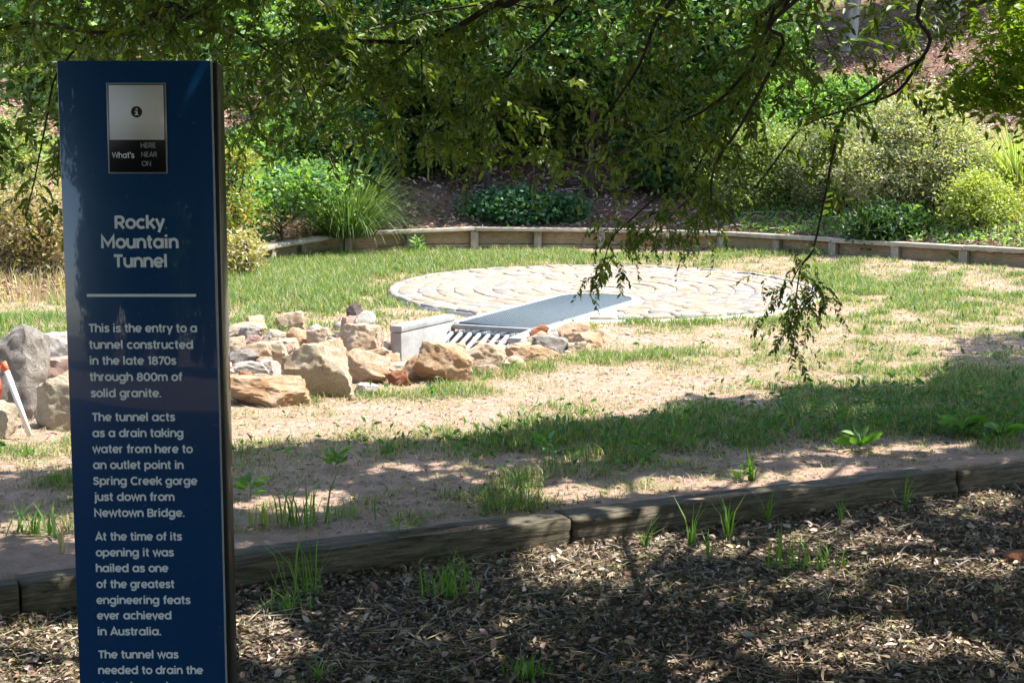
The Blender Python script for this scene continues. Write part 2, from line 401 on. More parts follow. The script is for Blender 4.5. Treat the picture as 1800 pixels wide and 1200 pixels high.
# ------------------------------------------------------------------ retaining wall
wall = thing('retaining_wall', 'curved low timber retaining wall with capping boards below the planted bank', 'retaining wall', (0, 21.2, .43))
wp = smooth_path(WALL, 12)
seg = np.hypot(*(np.diff(wp, axis=0).T)); cum = np.concatenate([[0], np.cumsum(seg)]); LW = cum[-1]
def wpt(s):
    s = np.clip(s, 0, LW); return np.array([np.interp(s, cum, wp[:, 0]), np.interp(s, cum, wp[:, 1])])
WB = np.array([0, 21.2, .43])
def wallz(p): return float(wall_top(p[0]))-.395
PS = .93; npost = int(LW/PS)
for k in range(npost):
    s0, s1 = k*PS, (k+1)*PS; a, b = wpt(s0), wpt(s1); d = (b-a)/np.linalg.norm(b-a); n = np.array([-d[1], d[0]])
    za, zb = wallz(a), wallz(b)
    # post
    mb = MB(); c = a-n*.045
    P = [c-d*.055-n*.04, c+d*.055-n*.04, c+d*.055+n*.04, c-d*.055+n*.04]
    mb.hexa([np.array([*q, za-.1])-WB for q in P]+[np.array([*q, za+.335+rng.uniform(-.006, .004)])-WB for q in P])
    bevel(mb.build('post', M['post'], wall), .006)
    # boards, two rows
    for r in range(2):
        mb = MB(); o = n*rng.uniform(-.006, .006); z0, z1 = (-.08, .148) if r == 0 else (.156, .325)
        P = [a+d*.002+o, b-d*.002+o, b-d*.002+n*.05+o, a+d*.002+n*.05+o]; zz = [za, zb, zb, za]
        mb.hexa([np.array([*q, z+z0])-WB for q, z in zip(P, zz)]+[np.array([*q, z+z1])-WB for q, z in zip(P, zz)])
        bevel(mb.build('wall_board', M['board'], wall), .005)
for k in range(0, npost-1, 2):
    mids = [wpt(k*PS+.0), wpt((k+2)*PS)]
    a, b = mids; d = (b-a)/np.linalg.norm(b-a); n = np.array([-d[1], d[0]])
    # capping board follows the two posts it spans; mitred on the bisector
    pp = wpt((k-2)*PS) if k >= 2 else a-d; nn = wpt((k+4)*PS)
    def off(p, d0, d1, o):
        m = np.array([-(d0+d1)[1], (d0+d1)[0]]); m /= np.linalg.norm(m); return p+m*o
    dp = (a-pp)/np.linalg.norm(a-pp); dn = (nn-b)/(np.linalg.norm(nn-b)+1e-9) if np.linalg.norm(nn-b) > .1 else d
    e = d*.003; P = [off(a, dp, d, -.11)+e, off(b, d, dn, -.11)-e, off(b, d, dn, .10)-e, off(a, dp, d, .10)+e]
    zc = .338+rng.uniform(-.003, .006); zz = [wallz(a), wallz(b)]*2; zz = [zz[0], zz[1], zz[1], zz[0]]
    mb = MB(); mb.hexa([np.array([*q, z+zc])-WB for q, z in zip(P, zz)]+[np.array([*q, z+zc+.055])-WB for q, z in zip(P, zz)])
    bevel(mb.build('cap_board', M['cap'], wall), .008)

# ------------------------------------------------------------------ paved disc
disc = thing('stone_paved_circle', 'round crazy paved stone circle set flush in the lawn around a steel grate', 'paving', (*DISC_C, disc_z(0, DISC_C[1])))
DB = np.array([*DISC_C, disc_z(0, DISC_C[1])])
def polar(r, a): return DISC_C[0]+r*np.cos(a), DISC_C[1]+r*np.sin(a)
# mortar bed with the grate opening left out
R = np.linspace(0, DISC_R, 48); A = np.linspace(0, 2*math.pi, 181)[:-1]
RR, AA = np.meshgrid(R, A); X, Y = polar(RR, AA); V = np.stack([X, Y, disc_z(X, Y)-.012], -1)
idx = np.arange(V.shape[0]*V.shape[1]).reshape(V.shape[:2]); nx = np.roll(idx, -1, 0)
F = np.stack([idx[:, :-1], idx[:, 1:], nx[:, 1:], nx[:, :-1]], -1).reshape(-1, 4)
Vf = V.reshape(-1, 3); F = F[~np.any(in_grate(Vf[:, 0], Vf[:, 1], .01)[F], 1)]
rim = V[:, -1]; rimlow = rim-np.array([0, 0, .12]); n0 = len(Vf)
Vall = np.vstack([Vf, rimlow]); k = np.arange(len(A)); F2 = np.stack([idx[k, -1], n0+k, n0+(k+1) % len(A), idx[(k+1) % len(A), -1]], -1)
mesh_np('mortar_bed', Vall-DB, [F, F2], M['mortar'], None, disc)
# pavers in rings
stones = []
def paver(r0, r1, a0, a1, mat, h, name='paving_stone', jit=.02):
    n = 5; pts = []
    g = .011; da = g/((r0+r1)/2)
    a0 += da; a1 -= da; r0 += g; r1 -= g
    for t in np.linspace(0, 1, n): pts.append((r0, a0+(a1-a0)*t))
    for t in np.linspace(1, 0, n): pts.append((r1, a0+(a1-a0)*t))
    pts = np.array(pts); x, y = polar(pts[:, 0]+rng.normal(0, jit*.5, len(pts)), pts[:, 1]+rng.normal(0, jit*.5, len(pts))/pts[:, 0])
    c = np.array([x.mean(), y.mean()])
    if np.any(in_grate(x, y, .13)):
        if in_grate(c[0], c[1], .14): return
        # trim towards the edging
        for _ in range(12):
            bad = in_grate(x, y, .125)
            if not bad.any(): break
            x[bad] += (c[0]-x[bad])*.2; y[bad] += (c[1]-y[bad])*.2
    z = disc_z(x, y); m = len(x); zt = disc_z(*c)
    tilt = rng.normal(0, .02, 2)
    zz = z+h+tilt[0]*(x-c[0])+tilt[1]*(y-c[1])
    ox = c[0]+(x-c[0])*1.0; oy = c[1]+(y-c[1])*1.0
    ix = c[0]+(x-c[0])*.86; iy = c[1]+(y-c[1])*.86
    V = np.vstack([np.stack([ox, oy, z-.02], -1), np.stack([ox, oy, zz-.012], -1), np.stack([ix, iy, zz], -1), [[c[0], c[1], zt+h+rng.uniform(0, .006)]]])
    k = np.arange(m); k2 = (k+1) % m
    Q = np.concatenate([np.stack([k, k2, m+k2, m+k], -1), np.stack([m+k, m+k2, 2*m+k2, 2*m+k], -1)])
    T = np.stack([2*m+k, 2*m+k2, np.full(m, 3*m)], -1)
    loc = np.array([c[0], c[1], zt])
    o = mesh_np(name, V-loc, [Q, T], mat, None, disc, False); o.location = loc-DB
rings = [(2.36, 2.27)]
r1 = 2.26; k = 0
while r1 > .25:
    w = rng.uniform(.19, .24); r0 = max(r1-w, .03)
    n = max(3, int(2*math.pi*(r0+r1)/2/rng.uniform(.29, .36))); base = rng.uniform(0, 6.28)
    cut = base+np.concatenate([[0], np.cumsum(rng.uniform(.65, 1.35, n))]); cut = base+(cut-base)/(cut[-1]-base)*2*math.pi
    for i in range(n):
        paver(r0, r1, cut[i], cut[i+1], M['stones'][rng.choice(4, p=[.32, .36, .14, .18])], rng.uniform(.002, .009))
    r1 = r0; k += 1
n = 52
for i in range(n):
    paver(2.265, 2.365, 2*math.pi*i/n, 2*math.pi*(i+1)/n, M['stones'][1+(i*7) % 2], rng.uniform(.008, .018), 'edge_stone', .01)
# concrete edging round the grate
def gpt(u, v): return G_0+G_A*u+G_P*v
prof = [(-.0, -G_W)]+[(u, -G_W) for u in np.linspace(.3, G_L-G_W, 8)]
prof += [(G_L-G_W+G_W*math.sin(t), -G_W*math.cos(t)) for t in np.linspace(.1, math.pi-.1, 20)]
prof += [(u, G_W) for u in np.linspace(G_L-G_W, 0., 9)]
inn = []; out = []
for u, v in prof:
    cu = min(u, G_L-G_W); nv = np.array([u-cu, v]); nv /= np.linalg.norm(nv)
    inn.append(gpt(u, v)); q = np.array([u, v])+nv*.10; out.append(gpt(*q))
inn = np.array(inn); out = np.array(out); m = len(inn)
def lift(P, dz): return np.column_stack([P, disc_z(P[:, 0], P[:, 1])+dz])
V = np.vstack([lift(inn, -.30), lift(inn, .007), lift(out, .007), lift(out, -.05)]); k = np.arange(m-1)
Q = np.concatenate([np.stack([r*m+k, r*m+k+1, (r+1)*m+k+1, (r+1)*m+k], -1) for r in range(3)])
bevel(mesh_np('grate_edging', V-DB, [Q], M['mortar'], None, disc), .004)
# grate
gz = float(disc_z(*gpt(1, 0)))
grate = thing('drain_grate', 'blue grey steel mesh grate with one rounded end over the drain', 'grate', (*gpt(1, 0), gz)); GB = np.array([*gpt(1, 0), gz])
def g3(u, v, dz=0.): p = gpt(u, v); return np.array([*p, disc_z(*p)+dz])-GB
bars = MB(); rods = MB()
for v in np.arange(-G_W+.02, G_W, .026):
    end = G_L-G_W+math.sqrt(max(G_W**2-v*v, 0))-.015
    bars.bar(g3(.015, v, .0), g3(end, v, .0), .006, .026)
for u in np.arange(.03, G_L-.03, .04):
    vm = G_W if u < G_L-G_W else math.sqrt(max(G_W**2-(u-G_L+G_W)**2, 0)); vm -= .015
    rods.bar(g3(u, -vm, .009), g3(u, vm, .009), .008, .006)
tag(bars.build('bearing_bar', M['grate'], grate), kind='stuff'); tag(rods.build('cross_rod', M['grate'], grate), kind='stuff')
fr = MB(); pr = [g3(min(max(u, .01), 9)*.998, v*.985, 0) for u, v in prof]; pr.append(pr[0])
for a, b in zip(pr[:-1], pr[1:]): fr.bar(a, b, .010, .034)
fr.build('grate_frame', M['grate'], grate)

# ------------------------------------------------------------------ concrete culvert and trash rack
cul = thing('concrete_culvert', 'pale concrete drain entry with wing walls and a sloping steel bar rack', 'culvert', (*G_0, 0)); CB = np.array([*G_0, 0.])
def c3(u, v, z): return np.array([*gpt(u, v), z])-CB
def cbox(mb, u0, u1, v0, v1, z0, z1, z0b=None, z1b=None):
    z0b = z0 if z0b is None else z0b; z1b = z1 if z1b is None else z1b
    mb.hexa([c3(u0, v0, z0), c3(u0, v1, z0), c3(u1, v1, z0b), c3(u1, v0, z0b), c3(u0, v0, z1), c3(u0, v1, z1), c3(u1, v1, z1b), c3(u1, v0, z1b)])
mb = MB(); cbox(mb, -.93, .02, -.56, -.445, -.30, .20, -.30, .215); bevel(mb.build('wing_wall', M['concrete'], cul), .008)
mb = MB(); cbox(mb, -.93, .02, -.565, -.442, .205, .262, .22, .275); bevel(mb.build('wall_coping', M['concrete'], cul), .006)
mb = MB(); cbox(mb, -.60, .02, .43, .56, -.30, .175, -.30, .225); bevel(mb.build('wing_wall', M['concrete'], cul), .008)
mb = MB(); cbox(mb, -.05, -.006, -.438, .425, .148, .192); bevel(mb.build('lintel', M['concrete'], cul), .005)
mb = MB(); cbox(mb, -1.15, 1.2, -.44, .425, -.26, -.10); mb.build('apron_slab', M['concrete'], cul)
mb = MB(); cbox(mb, 1.2, 1.3, -.44, .425, -.26, .15); mb.build('back_wall', M['concrete'], cul)
for i, v in enumerate(np.linspace(-.39, .375, 9)):
    mb = MB(); mb.bar(c3(-.135, v, .125), c3(-.66, v, -.10), .030, .028); bevel(mb.build('rack_bar', M['galv'], cul), .003)
    mb = MB(); mb.bar(c3(.30, v+.04, .118), c3(-.10, v+.04, .112), .034, .022); bevel(mb.build('flat_bar', M['galv'], cul), .003)
mb = MB(); mb.bar(c3(-.115, -.44, .118), c3(-.115, .425, .118), .022, .034); mb.build('cross_bar', M['grate'], cul)
for v in (-.30, -.04, .24):
    mb = MB(); mb.bar(c3(-.07, v, .075), c3(-.07, v, .146), .03, .02, (1, 0, 0)); mb.build('rack_bracket', M['grate'], cul)

# ------------------------------------------------------------------ rocks
def ico(n):
    import bmesh
    bm = bmesh.new(); bmesh.ops.create_icosphere(bm, subdivisions=n, radius=1)
    V = np.array([v.co[:] for v in bm.verts]); F = np.array([[v.index for v in f.verts] for f in bm.faces]); bm.free(); return V, F
ICO4 = ico(4); ICO5 = ico(5)
def rock(px0, py0, px1, py1, mat, label, ang=.5, tilt=0., dep=.8, D=None, big=False, deep=1.0, zg=.12):
    """size and place taken from its sight-line box, standing on the ground"""
    r = np.random.default_rng(int(px0*7+py0*13))
    cx = (px0+px1)/2; p = at_z(cx, py1, zg)
    if D: p = at_y(cx, py1, D)
    D = p[1]; w = (px1-px0)*D/FPX*1.26; h = (py1-py0)*D/FPX*1.18
    V, F = ICO5 if big else ICO4
    npl = r.integers(9, 14); nrm = r.normal(size=(npl, 3)); nrm /= np.linalg.norm(nrm, axis=1)[:, None]
    nrm = np.vstack([nrm, [[0, 0, 1], [1, 0, .15], [-1, 0, .1], [0, -1, .35]]]); nrm /= np.linalg.norm(nrm, axis=1)[:, None]
    off = np.concatenate([r.uniform(.60, .95, npl), [.80, .9, .9, .80]])
    dt = V@nrm.T; rad = np.min(np.where(dt > .05, off/np.maximum(dt, .05), 9), axis=1)
    rad = np.minimum(rad, 1.35)
    q = V*rad[:, None]
    k = 2.6; nz = (fbm(q[:, 0]*k+cx, q[:, 1]*k+q[:, 2]*k*1.7, 3, 4)-.5)*.20+(fbm(q[:, 0]*8+q[:, 1]*6+cx, q[:, 2]*9-q[:, 1]*4, 8, 4)-.5)*.10+(fbm(q[:, 1]*9-q[:, 2]*7+cx, q[:, 0]*8+q[:, 2]*5, 12, 4)-.5)*.10
    q = q*(1+nz)[:, None]
    c, s = math.cos(tilt), math.sin(tilt); x = q[:, 0]*c-q[:, 2]*s; z = q[:, 0]*s+q[:, 2]*c; q = np.stack([x, q[:, 1], z], -1)
    q[:, 0] /= np.abs(q[:, 0]).max(); q[:, 2] = (q[:, 2]-q[:, 2].min())/(q[:, 2].max()-q[:, 2].min()); q[:, 1] /= np.abs(q[:, 1]).max()
    # the rock continues a little into the ground
    hh = h*(1+.28*deep)
    P = np.stack([q[:, 0]*w/2, q[:, 1]*max(w, h)*dep/2, q[:, 2]*hh-(hh-h)], -1)
    o = mesh_np('rock', P, [F], mat, None, None, True)
    try:
        o.data.set_sharp_from_angle(angle=math.radians(28))
    except Exception: pass
    o.location = (p[0], p[1]+max(w, h)*dep*.35, p[2])
    return tag(o, label, 'rock', 'rocks piled around the drain entry')
def z3(x0, y0, x1, y1): return (380+x0/4.286, 500+y0/4.286, 380+x1/4.286, 500+y1/4.286)
def z4(x0, y0, x1, y1): return (660+x0/3.913, 440+y0/3.913, 660+x1/3.913, 440+y1/3.913)
RC, RT, RO, RR_, RP, RG, RD, RW = [M['rock_'+k] for k in ('cream', 'tan', 'orange', 'rust', 'pink', 'grey', 'dark', 'white')]
rock(*z3(85, 738, 640, 935), RO, 'long flat tan orange boulder at the front of the pile beside the blue sign', .4, 0, .6, big=True)
rock(*z3(450, 490, 975, 885), RC, 'largest cream and grey boulder with a domed top at the front of the pile', .35, .1, .7, big=True)
rock(*z3(880, 530, 1272, 775), RT, 'smooth yellow tan boulder sloping down right beside the largest cream boulder', .2, -.35, .8, big=True)
rock(*z3(740, 440, 960, 620), RO, 'tan orange wedge rock rising behind the smooth yellow tan boulder', .7, .3, .8, D=10.9)
rock(*z3(925, 335, 1197, 548), RT, 'upright tan brown boulder with a peaked top behind the yellow tan boulder', .5, -.1, .8, D=11.6, big=True)
rock(*z3(500, 350, 760, 510), RO, 'orange brown slab tilted back just below the shaded block', .7, -.35, .8, D=11.9)
rock(*z3(690, 345, 850, 470), RT, 'pitted tan rock between the orange brown slab and the peaked boulder', .5, .2, .8, D=11.8)
rock(*z3(448, 230, 655, 357), RT, 'pale topped tan block with a shaded left face at the back of the pile', .8, .1, .9, D=13.0)
rock(*z3(965, 155, 1110, 300), RD, 'dark grey brown stone perched topmost at the back of the pile', .6, .4, .8, D=12.9)
rock(*z3(1030, 222, 1215, 380), RW, 'pale cream rock leaning under the dark topmost stone', .6, -.5, .8, D=12.5)
rock(*z3(200, 462, 402, 595), RT, 'brown tan rounded rock among the small rocks right of the sign', .4, 0, .8, D=10.9)
rock(*z3(335, 445, 512, 575), RC, 'cream tan rock with a smooth sloping top left of the largest boulder', .4, .2, .8, D=11.0)
rock(*z3(330, 362, 525, 475), RC, 'flat cream rock below the pale topped block', .6, -.2, .8, D=11.6)
rock(*z3(160, 340, 330, 430), RG, 'greyish cream rock with a dark right side in the back row near the sign', .7, -.3, .8, D=11.8)
rock(*z3(213, 400, 332, 478), RP, 'small pinkish brown rock wedged in the back row near the sign', .5, 0, .9, D=11.4)
rock(*z3(85, 410, 215, 508), RT, 'tan rock half hidden by the right edge of the sign', .5, .1, .9, D=11.2)
rock(*z3(90, 515, 300, 632), RG, 'grey low boulder right beside the sign edge', .4, -.1, .8, D=10.5)
rock(*z3(112, 603, 360, 705), RW, 'white and pink streaked rock above the long flat boulder', .6, -.15, .8, D=9.95)
rock(*z3(150, 668, 272, 750), RR_, 'small brick red rock under the white streaked rock', .6, .1, .8, D=9.6)
rock(*z3(258, 690, 390, 752), RP, 'small flat salmon rock right of the brick red one', .6, 0, .8, D=9.65)
rock(*z3(325, 588, 462, 722), RW, 'whitish rock tucked against the left of the largest boulder', .5, -.2, .8, D=10.1)
rock(*z3(300, 556, 412, 612), RT, 'little tan rock above the whitish tucked rock', .5, 0, .9, D=10.5)
rock(*z3(488, 462, 572, 530), RP, 'little pinkish rock behind the top left of the largest boulder', .5, .1, .9, D=11.1)
rock(*z3(822, 375, 965, 450), RD, 'dark grey flat rock left of the peaked boulder', .7, .3, .9, D=12.1)
rock(*z3(1168, 380, 1262, 545), RP, 'shaded brown rock standing against the end of the concrete wall', .8, .1, .7, D=12.2)
rock(*z3(1100, 500, 1352, 640), RT, 'tan slab leaning at the foot of the concrete wall', .8, .35, .7, D=11.3)
rock(*z3(1185, 612, 1440, 705), RC, 'pale tan low rock behind the rust red rock', .5, 0, .8, D=10.75)
rock(*z3(1288, 668, 1450, 800), RR_, 'rust red wedge rock low in the front row', .7, .3, .7, D=10.15)
rock(*z3(1398, 575, 1622, 782), RO, 'brown rock with a rusty top left of the tall upright block', .6, -.35, .8, D=10.35)
rock(*z4(300, 668, 640, 952), RO, 'tall angular tan block standing upright in front of the concrete wall', .9, -.22, .7, D=10.25, big=True)
rock(*z4(462, 662, 610, 790), RT, 'tan rounded rock behind the tall upright block', .4, 0, .8, D=11.2)
rock(*z4(570, 672, 892, 858), RT, 'wide flat topped tan boulder below the bar rack', .5, .12, .7, D=10.9, big=True)
rock(*z4(920, 682, 1232, 812), RO, 'long brown fronted tan rock below the right concrete wall', .7, 0, .7, D=11.25, big=True)
rock(*z4(905, 648, 1085, 700), RT, 'thin flat tan rock just under the right concrete wall', .6, .05, .8, D=11.8)
rock(*z4(935, 776, 1042, 818), RT, 'small tan stone in the grass before the long brown fronted rock', .4, 0, .8, D=11.05)
rock(*z4(1080, 612, 1305, 755), RG, 'grey brown angular rock peaking right of the concrete block', .8, -.2, .8, D=11.75)
rock(*z4(1070, 530, 1192, 622), RR_, 'reddish brown small rock against the right concrete wall', .6, .1, .9, D=12.6)
rock(*z4(1178, 552, 1255, 632), RW, 'pale narrow rock between two reddish rocks on the right', .5, .2, .9, D=12.5)
rock(*z4(1255, 518, 1462, 640), RO, 'tan rock with a curved top, rearmost of the right hand pile', .5, -.1, .8, D=12.5)
rock(*z4(1278, 590, 1565, 722), RO, 'wide orange tan flat rock at the right of the pile', .6, .05, .8, D=11.95, big=True)
rock(*z4(1450, 562, 1604, 690), RT, 'rightmost tan rock of the whole pile with a brown side', .7, -.2, .8, D=12.1)
rock(*z4(1035, 598, 1140, 668), RC, 'pale tan smooth rock beside the right concrete wall end', .3, 0, .9, D=12.1)
rock(*z3(1048, 760, 1225, 848), RW, 'small bright white rock alone in front of the pile', .6, -.35, .7, D=9.75)
rock(*z3(990, 825, 1045, 875), RT, 'pebble sized tan stone beside the small white rock', .4, 0, .8, D=9.55)
rock(*z3(85, 300, 335, 372), RC, 'flat pale slab at the back of the pile right of the sign', .6, .05, .8, D=12.6)
rock(-34, 598, 80, 752, RG, 'big grey granite slab lying tilted behind the leaning stake', .8, .25, .6, D=9.0, big=True)
rock(50, 596, 152, 660, RW, 'white and pink boulder at the back left of the sign', .5, .1, .8, D=10.6, big=True)
rock(50, 660, 160, 764, RC, 'cream and orange boulder against the lower left edge of the sign', .5, .45, .7, D=8.5, big=True)
rock(-40, 712, 30, 770, RC, 'pale rock low at the left edge of the photo', .4, -.2, .8, D=8.3)
rock(48, 640, 150, 700, RP, 'brownish pink flat rock between the grey slab and the cream boulder', .6, .1, .8, D=9.6)
# middle sized stones that close the pile
for x0, y0, x1, y1, m_, D_, lab in ((478, 600, 520, 628, RT, 11.3, 'small tan stone behind the largest boulder on its left'), (560, 598, 604, 634, RC, 11.2, 'pale stone peeping over the right shoulder of the largest boulder'),
    (600, 560, 632, 586, RP, 12.6, 'pinkish stone in the back row left of the dark topmost stone'), (664, 628, 704, 660, RO, 11.2, 'orange tan stone left of the slab at the concrete wall'), (838, 645, 880, 668, RP, 10.6, 'pink tan stone low between the tall block and the flat topped boulder'),
    (716, 650, 752, 676, RC, 10.7, 'cream stone half buried below the concrete wall'), (424, 560, 462, 586, RO, 12.9, 'orange tan stone at the very back right of the sign'), (1000, 605, 1032, 628, RT, 11.7, 'tan stone in the grass in front of the right hand pile'), (640, 660, 676, 690, RO, 10.3, 'rusty tan stone right of the smooth yellow tan boulder')):
    rock(x0, y0, x1, y1, m_, lab, .5, .1, .85, D=D_)
# small rubble between the boulders
RV = []; RF = []; cnt = 0; Vi, Fi = ico(1)
for _ in range(2300):
    i = rng.integers(0, 5); a, b = CHAN[i], CHAN[i+1]; c = a+(b-a)*rng.random()+rng.normal(0, .42, 2)
    if in_grate(c[0], c[1], .5) or c[1] > 13.2: continue
    s = rng.uniform(.018, .085); q = Vi*rng.uniform(.7, 1.3, (len(Vi), 1))*s*np.array([1.2, 1, .7]); RV.append(q+np.array([c[0], c[1], Hs(*c)+s*.2])); RF.append(Fi+cnt); cnt += len(Vi)
cs = np.repeat(np.array([(.42, .30, .2), (.5, .42, .33), (.36, .2, .13), (.3, .27, .25)])[rng.integers(0, 4, len(RV))], len(Vi), 0)
tag(mesh_np('rubble', np.concatenate(RV), [np.concatenate(RF)], M['litter'], cs), 'small broken tan rubble filling the gaps between the boulders', 'rubble', kind='stuff')

# ------------------------------------------------------------------ survey stake
b0 = at_y(48, 752, 8.25); t0 = at_y(6, 636, 8.35)
stake = thing('survey_stake', 'thin white timber stake with an orange top leaning against the grey slab', 'stake', tuple(b0))
d = t0-b0; mb = MB(); mb.bar((-d*.12), d*.86, .028, .018, (0, 1, .2)); mb.build('stake_shaft', m_simple('stake_white', (.72, .68, .60), .7, 0, 20, .1), stake)
mb = MB(); mb.bar(d*.862, d, .028, .018, (0, 1, .2)); mb.build('painted_top', m_simple('stake_orange', (.75, .16, .07), .6, 0, 20, .1), stake)
rb = MB(); e = d*.97+np.array([-.02, -.015, 0]); rb.tube(smooth_path([e, e+(-.015, 0, -.06), e+(-.0, -.01, -.13), e+(-.01, 0, -.19)], 4), [.012]*13, 5)
rb.build('ribbon', bpy.data.materials['stake_orange'], stake)

# ------------------------------------------------------------------ lettering: a geometric stroke alphabet
def arc(cx, cy, rx, ry, a0, a1, n=None):
    n = n or max(5, int(abs(a1-a0)/14)); a = np.radians(np.linspace(a0, a1, n)); return [(cx+rx*math.cos(t), cy+ry*math.sin(t)) for t in a]
def ln(*p): return list(p)
O_ = lambda cx=.275: arc(cx, .275, .222, .225, 0, 360, 26)
Sx = lambda s, w: [(x*w, y*s) for x, y in [(.37, .41), (.33, .475), (.22, .503), (.11, .475), (.075, .395), (.12, .325), (.22, .288), (.33, .245), (.375, .165), (.33, .08), (.215, .047), (.1, .075), (.05, .15)]]
GL = {
 'a': ([O_(), ln((.505, 0), (.505, .55))], .60), 'b': ([ln((.06, 0), (.06, .75)), O_(.29)], .58), 'c': ([arc(.275, .275, .222, .225, 48, 312)], .50),
 'd': ([O_(), ln((.505, 0), (.505, .75))], .60), 'e': ([arc(.275, .275, .222, .225, 0, 318), ln((.06, .265), (.49, .265))], .55),
 'f': ([ln((.15, 0), (.15, .58))+arc(.27, .58, .12, .12, 180, 80), ln((.01, .49), (.31, .49))], .33),
 'g': ([O_(), ln((.505, .55), (.505, .02))+arc(.285, .0, .22, .19, 0, -155)], .60), 'h': ([ln((.06, 0), (.06, .75)), arc(.265, .30, .195, .205, 180, 0)+[(.46, 0)]], .53),
 'i': ([ln((.08, 0), (.08, .55)), ln((.08, .64), (.08, .75))], .20), 'j': ([ln((.13, .55), (.13, -.08))+arc(.03, -.08, .10, .10, 0, -95), ln((.13, .64), (.13, .75))], .23),
 'k': ([ln((.06, 0), (.06, .75)), ln((.43, .55), (.10, .24)), ln((.2, .33), (.46, 0))], .48), 'l': ([ln((.08, 0), (.08, .75))], .20),
 'm': ([ln((.06, 0), (.06, .55)), arc(.235, .33, .17, .175, 180, 0)+[(.405, 0)], arc(.58, .33, .17, .175, 180, 0)+[(.75, 0)]], .82),
 'n': ([ln((.06, 0), (.06, .55)), arc(.265, .30, .195, .205, 180, 0)+[(.46, 0)]], .53), 'o': ([O_()], .55), 'p': ([ln((.06, .55), (.06, -.2)), O_(.29)], .58),
 'r': ([ln((.06, 0), (.06, .55)), arc(.22, .35, .16, .155, 180, 78)], .32), 's': ([Sx(1, 1)], .44),
 't': ([ln((.14, .70), (.14, .16))+arc(.25, .16, .11, .11, 180, 285), ln((.01, .49), (.30, .49))], .33),
 'u': ([ln((.06, .55), (.06, .25))+arc(.255, .25, .195, .205, 180, 360)+[(.45, .55)], ln((.45, .3), (.45, 0))], .53), 'v': ([ln((.03, .55), (.235, .04), (.44, .55))], .47),
 'w': ([ln((.03, .55), (.19, .05), (.355, .53), (.52, .05), (.68, .55))], .71), 'y': ([ln((.03, .55), (.24, .05)), ln((.45, .55), (.15, -.2))], .47),
 'A': ([ln((.03, 0), (.32, .69), (.61, 0)), ln((.13, .2), (.51, .2))], .64), 'B': ([ln((.07, 0), (.07, .7)), [(.07, .65), (.3, .65)]+arc(.3, .505, .15, .145, 90, -90)+[(.07, .36)], [(.3, .36)]+arc(.32, .205, .17, .155, 90, -90)+[(.07, .05)]], .56),
 'C': ([arc(.36, .35, .30, .305, 48, 312)], .66), 'E': ([ln((.46, .65), (.07, .65), (.07, .05), (.46, .05)), ln((.07, .35), (.42, .35))], .52), 'H': ([ln((.07, 0), (.07, .7)), ln((.55, 0), (.55, .7)), ln((.07, .35), (.55, .35))], .64),
 'I': ([ln((.09, 0), (.09, .7))], .2), 'M': ([ln((.07, 0), (.07, .66), (.38, .18), (.69, .66), (.69, 0))], .79), 'N': ([ln((.07, 0), (.07, .66), (.55, .04), (.55, .7))], .65), 'O': ([arc(.37, .35, .32, .305, 0, 360, 30)], .75),
 'R': ([ln((.07, 0), (.07, .7)), [(.07, .65), (.3, .65)]+arc(.3, .475, .17, .175, 90, -90)+[(.07, .30)], ln((.27, .3), (.49, 0))], .56), 'S': ([Sx(1.27, 1.18)], .54), 'T': ([ln((.02, .65), (.52, .65)), ln((.27, .65), (.27, 0))], .53),
 'W': ([ln((.03, .7), (.24, .06), (.45, .66), (.66, .06), (.87, .7))], .89), '1': ([ln((.04, .58), (.22, .65), (.22, 0))], .33), '7': ([ln((.03, .65), (.43, .65), (.15, 0))], .46),
 '8': ([arc(.27, .515, .165, .14, 0, 360, 22), arc(.27, .205, .205, .16, 0, 360, 22)], .54), '0': ([arc(.28, .35, .215, .305, 0, 360, 26)], .56), '.': ([ln((.07, 0), (.07, .11))], .17), "'": ([ln((.06, .74), (.06, .52))], .14), ' ': ([], .25)}
def strokes_to_mesh(strs, w, z0):
    V = []; F = []; k = 0
    for si, s in enumerate(strs):
        P = np.array(s, float); closed = np.allclose(P[0], P[-1]) and len(P) > 6
        keep = np.concatenate([[True], np.hypot(*np.diff(P, axis=0).T) > 1e-5]); P = P[keep]
        D = np.diff(P, axis=0); D /= np.linalg.norm(D, axis=1)[:, None]
        if closed: T0 = np.vstack([D[-1], D]); T1 = np.vstack([D, D[0]])
        else: T0 = np.vstack([D[0], D]); T1 = np.vstack([D, D[-1]])
        B = T0+T1; B /= np.linalg.norm(B, axis=1)[:, None]; Nn = np.stack([-B[:, 1], B[:, 0]], -1)
        cosm = np.clip(np.sum(B*T1, 1), .45, 1); off = Nn*(w/2/cosm)[:, None]
        for a, b in zip(P+off, P-off): V += [(a[0], a[1], z0+si*.00012), (b[0], b[1], z0+si*.00012)]
        for i in range(len(P)-1): F.append((k+2*i, k+2*i+1, k+2*i+3, k+2*i+2))
        k += 2*len(P)
    return V, F
def text_geo(txt, sw):
    V = []; F = []; x = 0.; n = 0; j = 0
    for ch in txt:
        st, adv = GL[ch]
        if st:
            v, f = strokes_to_mesh(st, sw, 0.0006*(j % 2)*.3); v = np.array(v); v[:, 0] += x; V.append(v); F += [tuple(i+n for i in q) for q in f]; n += len(v); j += 1
        x += adv+.035
    return np.concatenate(V), np.array(F), x-.035

